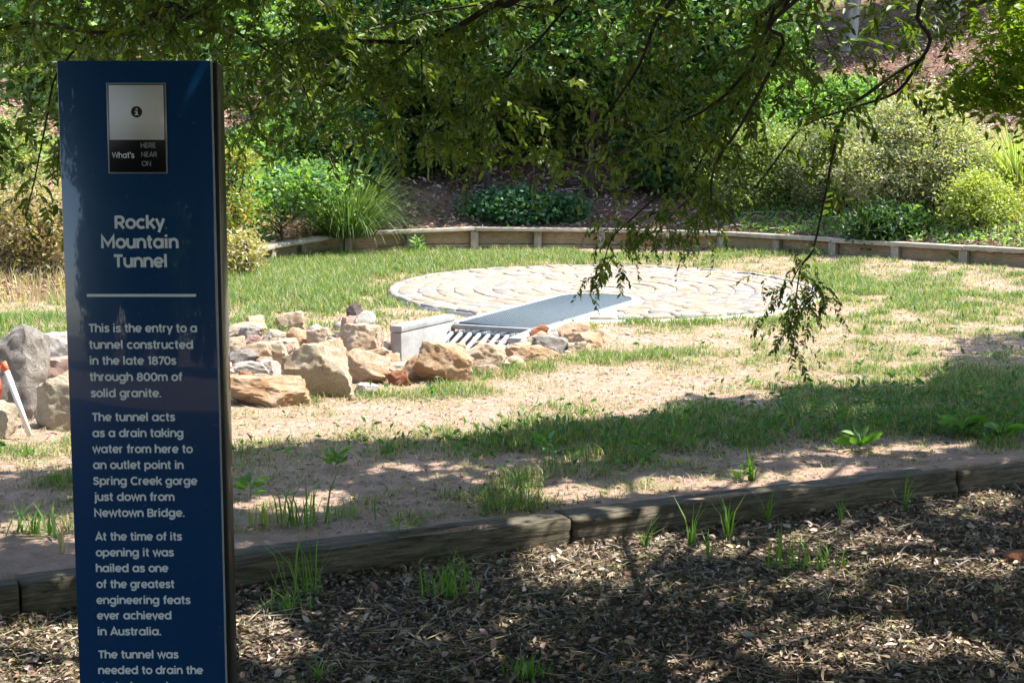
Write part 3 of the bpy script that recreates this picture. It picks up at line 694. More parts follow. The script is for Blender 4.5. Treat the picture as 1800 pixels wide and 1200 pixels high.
# ------------------------------------------------------------------ the blue sign
SY = 3.63; SX0, SX1, STOP = -1.1, -.726, 1.936
sign = thing('information_sign', 'tall blue pillar sign headed Rocky Mountain Tunnel standing in the mulch', 'sign', ((SX0+SX1)/2, SY, 0))
def m_paint(name, col, rough, coat=0.):
    m, nt, p = mat_base(name); f = noise(nt, 60, 3, .5, coords(nt, 'Object'))
    p.inputs['Base Color'].default_value = (*col, 1); p.inputs['Coat Weight'].default_value = coat; p.inputs['Coat Roughness'].default_value = .03
    r = N(nt, 'ShaderNodeMapRange'); r.inputs['To Min'].default_value = rough*.85; r.inputs['To Max'].default_value = rough*1.2
    nt.links.new(f, r.inputs['Value']); nt.links.new(r.outputs[0], p.inputs['Roughness']); return m
M['blue'] = m_paint('blue_gloss_panel', (.004, .047, .140), .25, 1.)
M['casing'] = m_paint('dark_casing', (.02, .021, .018), .32, .3)
M['silver'] = m_paint('edge_trim', (.32, .36, .36), .3)
M['ink'] = m_paint('white_print', (.78, .82, .80), .45)
M['ink_dim'] = m_paint('grey_print', (.30, .31, .31), .5)
M['plate_white'] = m_paint('plate_white', (.78, .78, .74), .8)
M['plate_black'] = m_paint('plate_black', (.012, .013, .014), .4)
LX = (SX0+SX1)/2
def sbox(name, x0, x1, y0, y1, z0, z1, mat, par=sign, bev=.0015):
    mb = MB(); mb.box(x0-LX, x1-LX, y0-SY, y1-SY, z0, z1); o = mb.build(name, mat, par)
    if bev: bevel(o, bev)
    return o
sbox('casing', SX0+.004, SX1+.012, SY+.006, SY+.085, -.1, STOP-.004, M['casing'], bev=.004)
sbox('front_panel', SX0, SX1-.003, SY-.001, SY+.0055, .03, STOP, M['blue'])
sbox('edge_trim', SX1-.0028, SX1+.0008, SY-.0012, SY+.0055, .03, STOP-.001, M['silver'], bev=.0004)
ZF = lambda py: float(at_y(250, py, SY)[2]); XF = lambda px, py: float(at_y(px, py, SY)[0])
def put_text(txt, px0, px1, py, name, size, mat, sw=.105, par=sign, yoff=-.0014, center=False):
    """py = middle of the x-height"""
    V, F, wd = text_geo(txt, sw); x0, x1 = XF(px0, py), XF(px1, py); sx = (x1-x0)/wd
    z = ZF(py)-.275*size
    P = np.stack([x0-LX+V[:, 0]*sx, np.full(len(V), SY+yoff-SY)-V[:, 2], z+V[:, 1]*size], -1)
    o = mesh_np(name, P, [F], mat, None, par); return o
ppm = 3.63/FPX
for t, a, b, y in (('Rocky', 202, 289, 393), ('Mountain', 178, 314, 427.5), ('Tunnel', 200, 295, 461)):
    put_text(t, a, b, y, 'title_line', 31.5*ppm, M['ink'], .155)
LINES = [('This is the entry to a', 156, 347, 578), ('tunnel constructed', 157, 340, 607), ('in the late 1870s', 158, 310, 635), ('through 800m of', 158, 321, 663.5), ('solid granite.', 160, 284, 692),
 ('The tunnel acts', 162, 308, 734), ('as a drain taking', 163, 323, 762), ('water from here to', 163, 339, 790), ('an outlet point in', 164, 323, 818), ('Spring Creek gorge', 164, 347, 846), ('just down from', 166, 307, 874), ('Newtown Bridge.', 166, 325, 902),
 ('At the time of its', 168, 320, 943.5), ('opening it was', 169, 306, 971.5), ('hailed as one', 169, 296, 999), ('of the greatest', 170, 307, 1027), ('engineering feats', 170, 335, 1055), ('ever achieved', 171, 302, 1082), ('in Australia.', 172, 284, 1110),
 ('The tunnel was', 173, 314, 1150.5), ('needed to drain the', 173, 357, 1178), ('waterlogged', 175, 296, 1206)]
for t, a, b, y in LINES: put_text(t, a, b, y, 'text_line', 20.6*ppm, M['ink'], .155)
mb = MB(); z = ZF(519); x0, x1 = XF(153, 519), XF(345, 519); mb.box(x0-LX, x1-LX, -.0022, -.0012, z-.0035, z+.0035); bevel(mb.build('divider_line', M['ink'], sign), .0012)
# small plate, with the code itself left blank
zt, zb, zm = ZF(146), ZF(305), ZF(246); xa, xb = XF(187, 146), XF(292, 146); xo = XF(191, 305)-xa
def slant(name, xa, xb, z0, z1, y0, y1, mat, par):
    sh = lambda z: xo*(zt-z)/(zt-zb)*.85
    mb = MB(); mb.hexa([(xa+sh(z0)-LX, y0, z0), (xb+sh(z0)-LX, y0, z0), (xb+sh(z0)-LX, y1, z0), (xa+sh(z0)-LX, y1, z0), (xa+sh(z1)-LX, y0, z1), (xb+sh(z1)-LX, y0, z1), (xb+sh(z1)-LX, y1, z1), (xa+sh(z1)-LX, y1, z1)])
    return mb.build(name, mat, par)
plate = slant('code_plate', xa, xb, zb, zt, -.0035, -.0012, M['silver'], sign)
slant('plate_border', xa+.0035, xb-.0035, zb+.003, zt-.003, -.0042, -.0036, M['plate_black'], plate)
slant('white_field', xa+.006, xb-.006, zm, zt-.0055, -.0048, -.0043, M['plate_white'], plate)
# the information mark
cx, cz = XF(241, 197), ZF(197); a = np.linspace(0, 2*math.pi, 33)[:-1]
V = np.vstack([[[cx-LX, -.0052, cz]], np.stack([cx-LX+.0135*np.cos(a), np.full(32, -.0052), cz+.0135*np.sin(a)], -1)])
mesh_np('information_mark', V, [np.array([(0, 1+i, 1+(i+1) % 32) for i in range(32)])], M['plate_black'], None, plate)
mb = MB(); mb.box(cx-LX-.002, cx-LX+.0025, -.0058, -.0054, cz-.0075, cz+.002); mb.box(cx-LX-.0045, cx-LX-.002, -.0058, -.0054, cz-.0005, cz+.002); mb.box(cx-LX-.005, cx-LX+.0055, -.0059, -.00545, cz-.0078, cz-.0058)
mb.box(cx-LX-.002, cx-LX+.0025, -.0058, -.0054, cz+.0045, cz+.008); mb.build('letter_i', M['plate_white'], plate)
put_text("What's", 198, 237, 274, 'plate_text', 14*ppm, M['ink'], .12, plate, -.0050)
for t, a, b, y in (('HERE', 248, 275, 256.5), ('NEAR', 249, 277, 272.5), ('ON', 250, 267, 288.5)): put_text(t, a, b, y, 'plate_text', 12.5*ppm, M['ink_dim'], .12, plate, -.0050)

# ------------------------------------------------------------------ foliage and grass generators
def tint(n, cols, w=None, v=.18):
    c = np.array(cols)[rng.choice(len(cols), n, p=w)]; return np.clip(c*rng.uniform(1-v, 1+v, (n, 1))*rng.uniform(.94, 1.06, (n, 3)), 0, 1)
def leaves_at(P, size, aspect=.42, cols=((.05, .1, .02),), w=None, droop=0., sizev=.35, dirs=None, detail=2):
    """folded leaf per point: returns V, F(tris), C"""
    n = len(P); s = size*rng.uniform(1-sizev, 1+sizev, n)
    if dirs is None:
        dirs = rng.normal(size=(n, 3)); dirs[:, 2] = dirs[:, 2]*.7-droop
    d = dirs/np.linalg.norm(dirs, axis=1)[:, None]
    up = rng.normal(size=(n, 3))*.8+np.array([0, 0, 1.]); r = np.cross(d, up); r /= (np.linalg.norm(r, axis=1)[:, None]+1e-9); u = np.cross(r, d)
    hw = (s*aspect/2)[:, None]; L = s[:, None]; c = tint(n, cols, w)
    fold = u*hw*.35
    if detail == 2:
        V = np.stack([P, P+d*L*.45+r*hw+fold, P+d*L, P+d*L*.45-r*hw+fold], 1); F = np.array([(0, 1, 2), (0, 2, 3)])
    else:
        bend = -u*L*.10
        V = np.stack([P, P+d*L*.28+r*hw*.85+fold, P+d*L*.62+r*hw*.8+fold+bend*.3, P+d*L+bend, P+d*L*.62-r*hw*.8+fold+bend*.3, P+d*L*.28-r*hw*.85+fold, P+d*L*.5], 1)
        F = np.array([(0, 1, 6), (1, 2, 6), (2, 3, 6), (3, 4, 6), (4, 5, 6), (5, 0, 6)])
    k = V.shape[1]; Fa = (F[None]+(np.arange(n)*k)[:, None, None]).reshape(-1, 3)
    return V.reshape(-1, 3), Fa, np.repeat(c, k, 0)
def join(parts):
    V = []; F = []; C = []; n = 0
    for v, f, c in parts: V.append(v); F.append(f+n); C.append(c); n += len(v)
    return np.concatenate(V), np.concatenate(F), np.concatenate(C)
def crown_pts(c, rad, nclump, per, spread, shell=.55, flat=1.):
    d = rng.normal(size=(nclump, 3)); d /= np.linalg.norm(d, axis=1)[:, None]
    q = d*(shell+(1-shell)*rng.random((nclump, 1))**.6)*np.array(rad); q *= rng.uniform(.72, 1.08, (nclump, 1))
    cl = np.array(c)+q; sp = spread*rng.uniform(.6, 1.4, (nclump, 1))
    P = np.repeat(cl, per, 0)+rng.normal(size=(nclump*per, 3))*np.repeat(sp, per, 0)*np.array([1, 1, .62*flat]); return P
def blades(P, h, wd, lean=.4, cols=((.1, .18, .04),), w=None, hv=.4, dirs=None, curl=.6):
    n = len(P); hh = h*rng.uniform(1-hv, 1+hv, n); a = rng.uniform(0, 2*math.pi, n)
    dr = np.stack([np.cos(a), np.sin(a), np.zeros(n)], -1) if dirs is None else dirs
    sd = np.stack([-dr[:, 1], dr[:, 0], np.zeros(n)], -1)*(wd*rng.uniform(.7, 1.3, n)/2)[:, None]
    ln_ = (lean*rng.uniform(.2, 1.3, n)*hh)[:, None]; H_ = hh[:, None]; Z = np.array([0, 0, 1.])
    m1 = P+dr*ln_*.35+Z*H_*.55; tp = P+dr*ln_*(1+curl*.3)+Z*H_*(1-curl*.25*rng.random((n, 1)))
    V = np.stack([P-sd, P+sd, m1+sd*.75, m1-sd*.75, tp], 1)
    F = np.array([(0, 1, 2), (0, 2, 3), (3, 2, 4)]); Fa = (F[None]+(np.arange(n)*5)[:, None, None]).reshape(-1, 3)
    return V.reshape(-1, 3), Fa, np.repeat(tint(n, cols, w), 5, 0)
def long_blades(base, n, L, wd, cols, w=None, up=1., spread=.25, seg=6, grav=1.):
    """arching strap leaves from a clump"""
    a = rng.uniform(0, 2*math.pi, n); el = rng.uniform(.5, 1.35, n)*up; Ls = L*rng.uniform(.6, 1.15, n)
    d = np.stack([np.cos(a)*np.cos(el), np.sin(a)*np.cos(el), np.sin(el)], -1); p = np.array(base)+np.stack([np.cos(a), np.sin(a), 0*a], -1)*spread*rng.random((n, 1))*.5
    sd = np.stack([-np.sin(a), np.cos(a), 0*a], -1); V = []; st = (Ls/seg)[:, None]; g = grav*rng.uniform(.5, 1.5, (n, 1))
    for i in range(seg+1):
        ww = wd/2*(1-(i/seg)**2*.95); V += [p-sd*ww, p+sd*ww]
        p = p+d*st; d = d+np.array([0, 0, -1.])*g*.9/seg*(.4+1.6*i/seg); d /= np.linalg.norm(d, axis=1)[:, None]
    V = np.stack(V, 1); k = 2*(seg+1); F = []
    for i in range(seg): F += [(2*i, 2*i+1, 2*i+3), (2*i, 2*i+3, 2*i+2)]
    Fa = (np.array(F)[None]+(np.arange(n)*k)[:, None, None]).reshape(-1, 3); return V.reshape(-1, 3), Fa, np.repeat(tint(n, cols, w), k, 0)

# ------------------------------------------------------------------ lawn grass
def sample_area(n, x0, x1, y0, y1):
    return rng.uniform(x0, x1, n), rng.uniform(y0, y1, n)
def frustum_pts(n, y0, y1, pw=1.0, m=.4):
    y = (y0**(1/pw)+(y1**(1/pw)-y0**(1/pw))*rng.random(n))**pw; x = rng.uniform(-1, 1, n)*(.36*y+m); return x, y
parts = []
x, y = frustum_pts(900000, 6.2, 21.5, .85)
g = green(x, y); h = dist_poly(x, y, FOOT, True); kt = (x-KP[0])*KN[0]+(y-KP[1])*KN[1]
ok = (rng.random(len(x)) < (g**1.5)*.50+.018) & (h < .05) & (kt > .23) & ~in_grate(x, y, .3)
x, y, g = x[ok], y[ok], g[ok]
u = (x-G_0[0])*G_A[0]+(y-G_0[1])*G_A[1]; v = (x-G_0[0])*G_P[0]+(y-G_0[1])*G_P[1]; ok = ~((np.abs(v) < .63) & (u < .1) & (u > -1.3)); x, y, g = x[ok], y[ok], g[ok]
P = np.stack([x, y, H(x, y)-.004], -1)
lush = sstep(.45, .9, g); dry = fbm(x*.9, y*.9, 77); hgt = .026+.046*lush*(.6+.8*dry)
tall = gauss(x, y, -2.8, 17, 2.5, 3.5)+.1*gauss(x, y, 2.8, 9.0, 2.2, 1.0, .25); hgt = hgt*(1+.5*tall)
hgt = np.where(dist_poly(x, y, FOOT) < .35, hgt*1.15, hgt)
isdry = rng.random(len(x)) < .42*(1-lush)+.16
GC = [(.105, .185, .045), (.15, .22, .06), (.08, .15, .05), (.20, .25, .085)]; DC = [(.42, .34, .23), (.30, .29, .15), (.48, .39, .29)]
for mask, cc in ((~isdry, GC), (isdry, DC)):
    q = P[mask]; V, F, C = blades(q, 1., .0052, .8, cc); V = V.reshape(-1, 5, 3); b0_ = q[:, None, :]; V = b0_+(V-b0_)*np.array([1, 1, 1])*1.
    hs = hgt[mask][:, None, None]; off = V-b0_
    # scale only the lengthwise offsets, keep the blade width
    wv = np.zeros_like(off); wv[:, 0] = off[:, 0]; wv[:, 1] = off[:, 1]; wv[:, 2] = .75*off[:, 1]; wv[:, 3] = .75*off[:, 0]
    V = b0_+(off-wv)*hs+wv*(1+.5*(q[:, 1][:, None, None] > 13))
    parts.append((V.reshape(-1, 3), F, C))
x, y = frustum_pts(260000, 6.2, 21., .85); g = green(x, y); kt = (x-KP[0])*KN[0]+(y-KP[1])*KN[1]
ok = (rng.random(len(x)) < .14+.6*g) & (dist_poly(x, y, FOOT, True) < .0) & (kt > .23) & (np.hypot(x-DISC_C[0], y-DISC_C[1]) > DISC_R+.02) & (dist_poly(x, y, CHAN) > .55); x, y = x[ok], y[ok]
parts.append(blades(np.stack([x, y, H(x, y)+.002], -1), .018, .0055, 3.2, [(.45, .335, .26), (.28, .28, .16), (.50, .385, .31), (.17, .25, .10)], hv=.6))
V, F, C = join(parts); print('grass blades', len(V)//5)
tag(mesh_np('grass', V, [F], M['grass'], C), 'patchy green and straw coloured grass growing over the sandy lawn', 'grass', kind='stuff')
# clover like broad leaved weeds in the shaded band and dry crumbs on the soil
x, y = frustum_pts(60000, 6.3, 19.5, .85); g = green(x, y)
ok = (rng.random(len(x)) < .10+.9*(gauss(x, y, 2.8, 9.0, 2.2, 1.0, .25)+.4*gauss(x, y, .3, 8.1, 1.3, .5))) & (g > .45) & ((x-KP[0])*KN[0]+(y-KP[1])*KN[1] > .24)
x, y = x[ok], y[ok]; P = np.stack([x, y, H(x, y)+rng.uniform(.01, .07, len(x))], -1)
V, F, C = leaves_at(P, .05, .45, [(.07, .16, .04), (.10, .22, .05), (.05, .13, .045)]); 
tag(mesh_np('lawn_weeds', V, [F], M['grass'], C), 'low broad leaved green weeds among the lawn grass', 'weeds', kind='stuff')
x, y = frustum_pts(26000, 6.2, 20, .8); ok = ((x-KP[0])*KN[0]+(y-KP[1])*KN[1] > .22) & (dist_poly(x, y, FOOT, True) < 0) & (np.hypot(x-DISC_C[0], y-DISC_C[1]) > DISC_R) & (dist_poly(x, y, CHAN) > .5); x, y = x[ok], y[ok]
P = np.stack([x, y, H(x, y)+.004], -1); dr = rng.normal(size=(len(x), 3)); dr[:, 2] *= .15
V, F, C = leaves_at(P, .035, .3, [(.30, .22, .14), (.46, .36, .24), (.16, .11, .07)], dirs=dr)
tag(mesh_np('dry_crumbs', V, [F], M['litter'], C), 'dry leaf crumbs and clods scattered on the bare lawn soil', 'litter', kind='stuff')

# ------------------------------------------------------------------ leaf litter in the foreground mulch
LC = [(.18, .14, .10), (.31, .245, .185), (.105, .08, .055), (.48, .39, .32), (.055, .045, .032), (.25, .155, .11), (.19, .18, .09)]; LWt = [.24, .18, .2, .09, .15, .08, .06]
x, y = frustum_pts(190000, 3.0, 8.6, .9, .8); kt = (x-KP[0])*KN[0]+(y-KP[1])*KN[1]; ok = kt < -.01; x, y = x[ok], y[ok]
P = np.stack([x, y, H(x, y)+rng.uniform(0, .018, len(x))], -1); dr = rng.normal(size=(len(x), 3)); dr[:, 2] *= .28
a_ = leaves_at(P, .027, .36, LC, LWt, dirs=dr, sizev=.5)
x, y = frustum_pts(26000, 3.0, 8.6, .9, .8); kt = (x-KP[0])*KN[0]+(y-KP[1])*KN[1]; ok = (kt < -.01) & (fbm(x*1.7, y*1.7, 91) > .42); x, y = x[ok], y[ok]
P = np.stack([x, y, H(x, y)+rng.uniform(.004, .022, len(x))], -1); dr = rng.normal(size=(len(x), 3)); dr[:, 2] *= .16
b_ = leaves_at(P, .095, .035, [(.33, .28, .17), (.26, .22, .11), (.42, .36, .25)], dirs=dr, sizev=.5)     # straw and needles
x, y = frustum_pts(3800, 3.0, 8.6, .9, .8); kt = (x-KP[0])*KN[0]+(y-KP[1])*KN[1]; ok = kt < .15; x, y = x[ok], y[ok]
kt = (x-KP[0])*KN[0]+(y-KP[1])*KN[1]
P = np.stack([x, y, H(x, y)+rng.uniform(.006, .028, len(x))+np.where(kt > 0, KH-.02, 0)], -1); ok = (kt < -.02) | (rng.random(len(x)) < .12); P = P[ok]; dr = rng.normal(size=(len(P), 3)); dr[:, 2] *= .3
c_ = leaves_at(P, .040, .5, [(.40, .27, .18), (.5, .40, .33), (.26, .15, .10), (.34, .30, .16), (.45, .30, .24)], dirs=dr, sizev=.4, detail=3)
V, F, C = join([a_, b_, c_]); tag(mesh_np('leaf_litter', V, [F], M['litter'], C), 'brown leaf litter, bark chips and straw covering the shaded mulch', 'leaf litter', kind='stuff')
mb = MB()
for _ in range(260):
    y = rng.uniform(3.4, 7.6); x = rng.uniform(-1, 1)*(.36*y+.5)
    if (x-KP[0])*KN[0]+(y-KP[1])*KN[1] > -.06: continue
    a = rng.uniform(0, 6.28); L = rng.uniform(.05, .22); z = .022; p = np.array([x, y, z]); d = np.array([math.cos(a), math.sin(a), rng.normal(0, .08)])*L
    mb.tube([p-d/2, p+rng.normal(0, .01, 3)*np.array([1, 1, .3]), p+d/2], [.0022, .003, .0015], 4)
for _ in range(420):
    x = rng.uniform(-6, 11); y = rng.uniform(20, 34)
    if float(dist_poly(np.array([x]), np.array([y]), FOOT, True)[0]) < .3: continue
    a = rng.uniform(0, 6.28); L = rng.uniform(.15, .9); p = np.array([x, y, Hs(x, y)+.03]); d = np.array([math.cos(a), math.sin(a)*.6, rng.normal(0, .1)])*L
    mb.tube([p-d/2, p+rng.normal(0, .03, 3), p+d/2], [.010, .014, .005], 5)
tag(mb.build('fallen_sticks', M['bark_grey'], None, True), 'thin fallen sticks scattered over the mulch and the planted bank', 'sticks', kind='stuff')
# fine green fuzz on the mulch
x, y = frustum_pts(40000, 3.2, 8.6, .9, .6); kt = (x-KP[0])*KN[0]+(y-KP[1])*KN[1]; ok = (kt < -.02) & (fbm(x*1.1+5, y*1.1, 61) > .56) & (rng.random(len(x)) < .5); x, y = x[ok], y[ok]
V, F, C = blades(np.stack([x, y, H(x, y)], -1), .035, .003, 1.2, [(.14, .16, .05), (.22, .21, .09), (.08, .13, .035)])
tag(mesh_np('mulch_grass', V, [F], M['grass'], C), 'sparse fine grass sprouting through the mulch', 'grass', kind='stuff')

# ------------------------------------------------------------------ separate tufts
def tuft(px, py, zg, n, h, label, wd=.006, cols=((.12, .24, .04), (.16, .28, .05), (.09, .19, .04)), lean=.55, spread=.05, name='grass_tuft'):
    p = at_z(px, py, zg); p[2] = Hs(p[0], p[1])
    spread = spread if n > 16 else .006
    P = np.stack([rng.normal(0, spread, n), rng.normal(0, spread*.6, n), np.full(n, -.004)], -1)
    V, F, C = blades(P, h, wd, lean, cols, hv=.45)
    o = mesh_np(name, V, [F], M['grass'], C); o.location = p; return tag(o, label, 'grass tuft', 'grass tufts near the timber kerb')
tuft(535, 1045, 0, 26, .24, 'tall thin grass tuft just right of the sign in front of the kerb')
tuft(500, 1075, 0, 40, .10, 'short spreading grass tuft low beside the sign')
tuft(790, 1052, 0, 60, .13, 'dense green grass clump in front of the middle of the kerb')
tuft(820, 1030, 0, 14, .14, 'thin grass blades behind the dense middle clump')
tuft(1135, 965, 0, 12, .15, 'bright grass sprout left of the sunlit mulch patch', .009)
tuft(1215, 962, 0, 12, .17, 'second bright sprout standing in the sunlit mulch patch', .008)
tuft(1280, 950, 0, 14, .19, 'tall bright grass sprout touching the kerb face near its middle', .008)
tuft(1245, 985, 0, 10, .12, 'arched grass sprout at the near edge of the sunlit patch', .008)
tuft(1350, 920, 0, 12, .15, 'small sprout close under the kerb right of the middle', .008)
tuft(1385, 1000, 0, 34, .16, 'leaning grass clump right of the sunlit mulch patch', .008)
tuft(1450, 1000, 0, 26, .12, 'darker short grass clump right of the leaning clump')
tuft(1590, 900, 0, 12, .17, 'sparse grass stalks before the right part of the kerb', .006)
tuft(1480, 920, 0, 8, .12, 'few low stalks before the kerb between sprout and stalks', .006)
tuft(920, 1195, 0, 70, .07, 'green grass patch at the bottom edge of the photo', .006, spread=.045)
tuft(560, 1200, 0, 14, .1, 'grass shoots at the bottom edge near the sign')
tuft(535, 925, .1, 30, .20, 'tall grass tuft growing behind the kerb near the sign', .009)
tuft(470, 925, .1, 30, .09, 'low yellow green tuft behind the kerb beside the sign', .008, [(.2, .26, .06), (.25, .28, .1)])
tuft(600, 915, .1, 26, .09, 'short green tuft behind the kerb right of the tall one')
tuft(1320, 850, .1, 12, .14, 'small upright sprout behind the kerb in the dappled shade', .012)
tuft(60, 950, .08, 30, .12, 'green weed tuft left of the sign behind the kerb', .014)
tuft(110, 985, .08, 12, .16, 'dry pale grass tuft touching the left edge of the sign', .006, DC)
def weed(px, py, zg, n, s, label, cols=((.10, .22, .04), (.14, .27, .06)), hh=.08):
    p = at_z(px, py, zg); p[2] = Hs(p[0], p[1]); Z = rng.uniform(.01, hh, n); a = rng.uniform(0, 6.28, n); r = rng.uniform(.01, .03, n)
    P = np.stack([r*np.cos(a), r*np.sin(a), Z], -1); d = np.stack([np.cos(a), np.sin(a), rng.uniform(.1, .9, n)], -1)
    V, F, C = leaves_at(P, s, .42, cols, dirs=d, detail=3); o = thing('weed', label, 'weed', tuple(p), 'broad leaved weeds')
    mesh_np('leaves', V, [F], M['grass'], C, o); mb = MB(); mb.tube([(0, 0, -.01), (.003, 0, hh*.5), (0, .004, hh)], [.003, .002, .0015], 5); mb.build('stem', M['grass_stem'], o); return o
M['grass_stem'] = m_simple('green_stem', (.12, .18, .05), .6, 0, 20, .1, 0)
weed(700, 940, .1, 7, .055, 'small broad leaved weed behind the kerb left of its middle', ((.22, .32, .06), (.26, .36, .08)))
weed(440, 880, .1, 22, .07, 'leafy dark green weed beside the sign on the lawn')
weed(965, 800, .12, 12, .08, 'dark leafy weed in the middle of the shaded lawn')
weed(590, 830, .1, 26, .07, 'leafy weed clump at the left of the shaded lawn')
weed(1300, 850, .1, 12, .06, 'dark weed close behind the kerb in the dappled shade')
weed(1510, 790, .12, 22, .1, 'bright leaved weed in the shaded green band')
weed(1690, 770, .12, 26, .13, 'large leaved weed at the right of the shaded green band')
weed(1760, 775, .12, 20, .12, 'large leaved weed nearest the right edge of the photo')
weed(1600, 452, .44, 70, .12, 'bushy light green weed growing against the right of the retaining wall', ((.18, .32, .06), (.24, .38, .1)), .32)
weed(1690, 462, .44, 40, .12, 'low light green weed at the wall foot near the right edge', ((.18, .32, .06), (.24, .38, .1)), .16)
weed(735, 442, .42, 40, .1, 'green weed against the wall corner beside the strappy clump', ((.16, .30, .07), (.22, .36, .1)), .2)
weed(1260, 440, .43, 30, .09, 'small green weed at the wall foot behind the hanging branch', ((.14, .28, .07), (.2, .34, .1)), .14)
# one stone at the right edge of the mulch
p = at_z(1795, 985, 0); V, F = ICO4; q = V*np.array([.075, .06, .035]); o = mesh_np('rock', q*(1+.15*(fbm(V[:, 0]*2, V[:, 1]*2+V[:, 2], 2)-.5))[:, None], [F], M['rock_rust'], None, None, True); o.location = (p[0], p[1], .012); tag(o, 'small reddish stone lying in the mulch at the right edge of the photo', 'rock')

# ------------------------------------------------------------------ plants on the bank
G1 = [(.17, .29, .08), (.25, .38, .12), (.11, .21, .06), (.34, .46, .19)]      # glossy bright
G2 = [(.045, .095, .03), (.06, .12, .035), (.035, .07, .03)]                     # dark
def tree(name, label, cat, base, parts_, leaf, cols, trunk=.07, bark='bark', group=None, w=None, limbs=5, asp=.5, droop=.1, lean=(0, 0), dens=1.5):
    """parts_: list of (dx,dy,z,rx,ry,rz,clumps,per)"""
    b = np.array([base[0], base[1], Hs(base[0], base[1])-.05]); o = thing(name, label, cat, tuple(b), group)
    Ps = []; mb = MB()
    top = np.array([lean[0], lean[1], max(p[2] for p in parts_)*.8]); path = smooth_path([(0, 0, 0), top*.35+rng.normal(0, .04, 3), top*.7+rng.normal(0, .06, 3), top], 4)
    mb.tube(path, np.linspace(trunk, trunk*.3, len(path)), 8)
    for dx, dy, z, rx, ry, rz, nc, per in parts_:
        c = np.array([dx, dy, z]); Ps.append(crown_pts(c, (rx, ry, rz), int(nc*dens), per, .16*max(rx, rz)**.5, .35))
        for k in range(limbs):
            e = c+rng.normal(size=3)*np.array([rx, ry, rz])*.5; s = path[int(len(path)*rng.uniform(.3, .8))]
            pp = smooth_path([s, s*.5+e*.5+rng.normal(0, .08, 3)+np.array([0, 0, .1]), e], 4); mb.tube(pp, np.linspace(trunk*.4, .006, len(pp)), 5)
    mb.build('trunk', M[bark], o, True)
    V, F, C = leaves_at(np.concatenate(Ps), leaf*1.28, asp*1.1, cols, w, droop=droop); tag(mesh_np('crown', V, [F], M['gloss_leaf' if cols is G1 else 'leaf'], C, o), kind='stuff'); return o
def P2(px, D, z=None): return (float((px-900)/FPX*D*1.0), D)
TG = 'broadleaf trees on the bank behind the lawn'
def bx(px, D): return ((px-900)*D/FPX, D)
tree('broadleaf_tree', 'bright leafed tree on the bank at the far left behind the sign', 'tree', bx(60, 21), [(0, 0, 2.6, 1.7, 1.3, 1.5, 130, 60), (.6, .3, 1.2, 1.1, .9, .7, 50, 60)], .10, G1, .07, group=TG)
tree('broadleaf_tree', 'light green tree with a thin reddish trunk rising directly above the sign', 'tree', bx(299, 22), [(0, 0, 3.3, 1.6, 1.3, 1.4, 130, 60), (.9, .2, 2., 1.1, .9, .9, 60, 60)], .09, [(.16, .27, .09), (.22, .33, .13), (.10, .19, .06)], .06, 'bark_red', TG)
tree('broadleaf_tree', 'pale glossy leafed tree on the bank just right of the sign', 'tree', bx(490, 24), [(0, 0, 2.6, 1.8, 1.3, 1.5, 170, 60), (.3, 0, 4.6, 1.4, 1.2, .9, 60, 60)], .09, G1, .07, 'bark_grey', TG)
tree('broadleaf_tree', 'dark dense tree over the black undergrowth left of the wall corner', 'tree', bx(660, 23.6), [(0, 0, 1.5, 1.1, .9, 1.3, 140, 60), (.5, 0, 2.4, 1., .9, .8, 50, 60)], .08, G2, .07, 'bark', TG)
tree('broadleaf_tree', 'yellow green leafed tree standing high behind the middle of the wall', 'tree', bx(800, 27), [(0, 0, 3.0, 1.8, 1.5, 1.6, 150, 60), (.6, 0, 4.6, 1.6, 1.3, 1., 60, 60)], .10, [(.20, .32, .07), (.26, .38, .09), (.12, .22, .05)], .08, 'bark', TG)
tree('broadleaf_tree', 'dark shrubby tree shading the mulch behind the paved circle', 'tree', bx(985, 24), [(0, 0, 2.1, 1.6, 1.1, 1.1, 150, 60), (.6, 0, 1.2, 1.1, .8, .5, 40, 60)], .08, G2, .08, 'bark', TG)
tree('broadleaf_tree', 'blue green leafed tree behind the centre right of the wall', 'tree', bx(1120, 25.5), [(0, 0, 2.3, 1.8, 1.3, 1.5, 190, 60), (.4, 0, .9, 1.5, 1.0, .6, 70, 60)], .09, [(.09, .19, .075), (.13, .25, .11), (.07, .14, .05)], .08, 'bark', TG)
tree('broadleaf_tree', 'tall bright tree whose sunlit leaves fill the top centre right', 'tree', bx(1250, 29), [(0, 0, 3.6, 2.3, 1.6, 1.8, 260, 60), (-1, 0, 2., 1.4, 1.1, .9, 70, 60)], .11, G1, .09, 'bark', TG)
tree('broadleaf_tree', 'bright small leafed tree beside the right hand retaining wall bend', 'tree', bx(1340, 26), [(0, 0, 2.6, 1.1, 1.0, 1.5, 100, 60), (0, 0, 1., .8, .8, .7, 40, 60)], .09, [(.15, .28, .09), (.20, .34, .12)], .06, 'bark', TG)
for px, D, lab in ((700, 22.9, 'dark tree with low spreading boughs over the left of the wall corner'), (860, 22.7, 'dark tree whose boughs shade the black hollow behind the wall'), (1040, 22.9, 'dark tree arching over the bank behind the paved circle'), (1200, 22.9, 'dark tree arching over the bank right of the paved circle')):
    tree('broadleaf_tree', lab, 'tree', bx(px, D), [(.2, -.3, 2.3, 1.3, 1.3, .9, 170, 60), (.7, .2, 3.5, 1.4, 1.3, .9, 110, 60)], .085, [(.07, .14, .04), (.10, .19, .05), (.05, .10, .03)], .06, 'bark', TG)
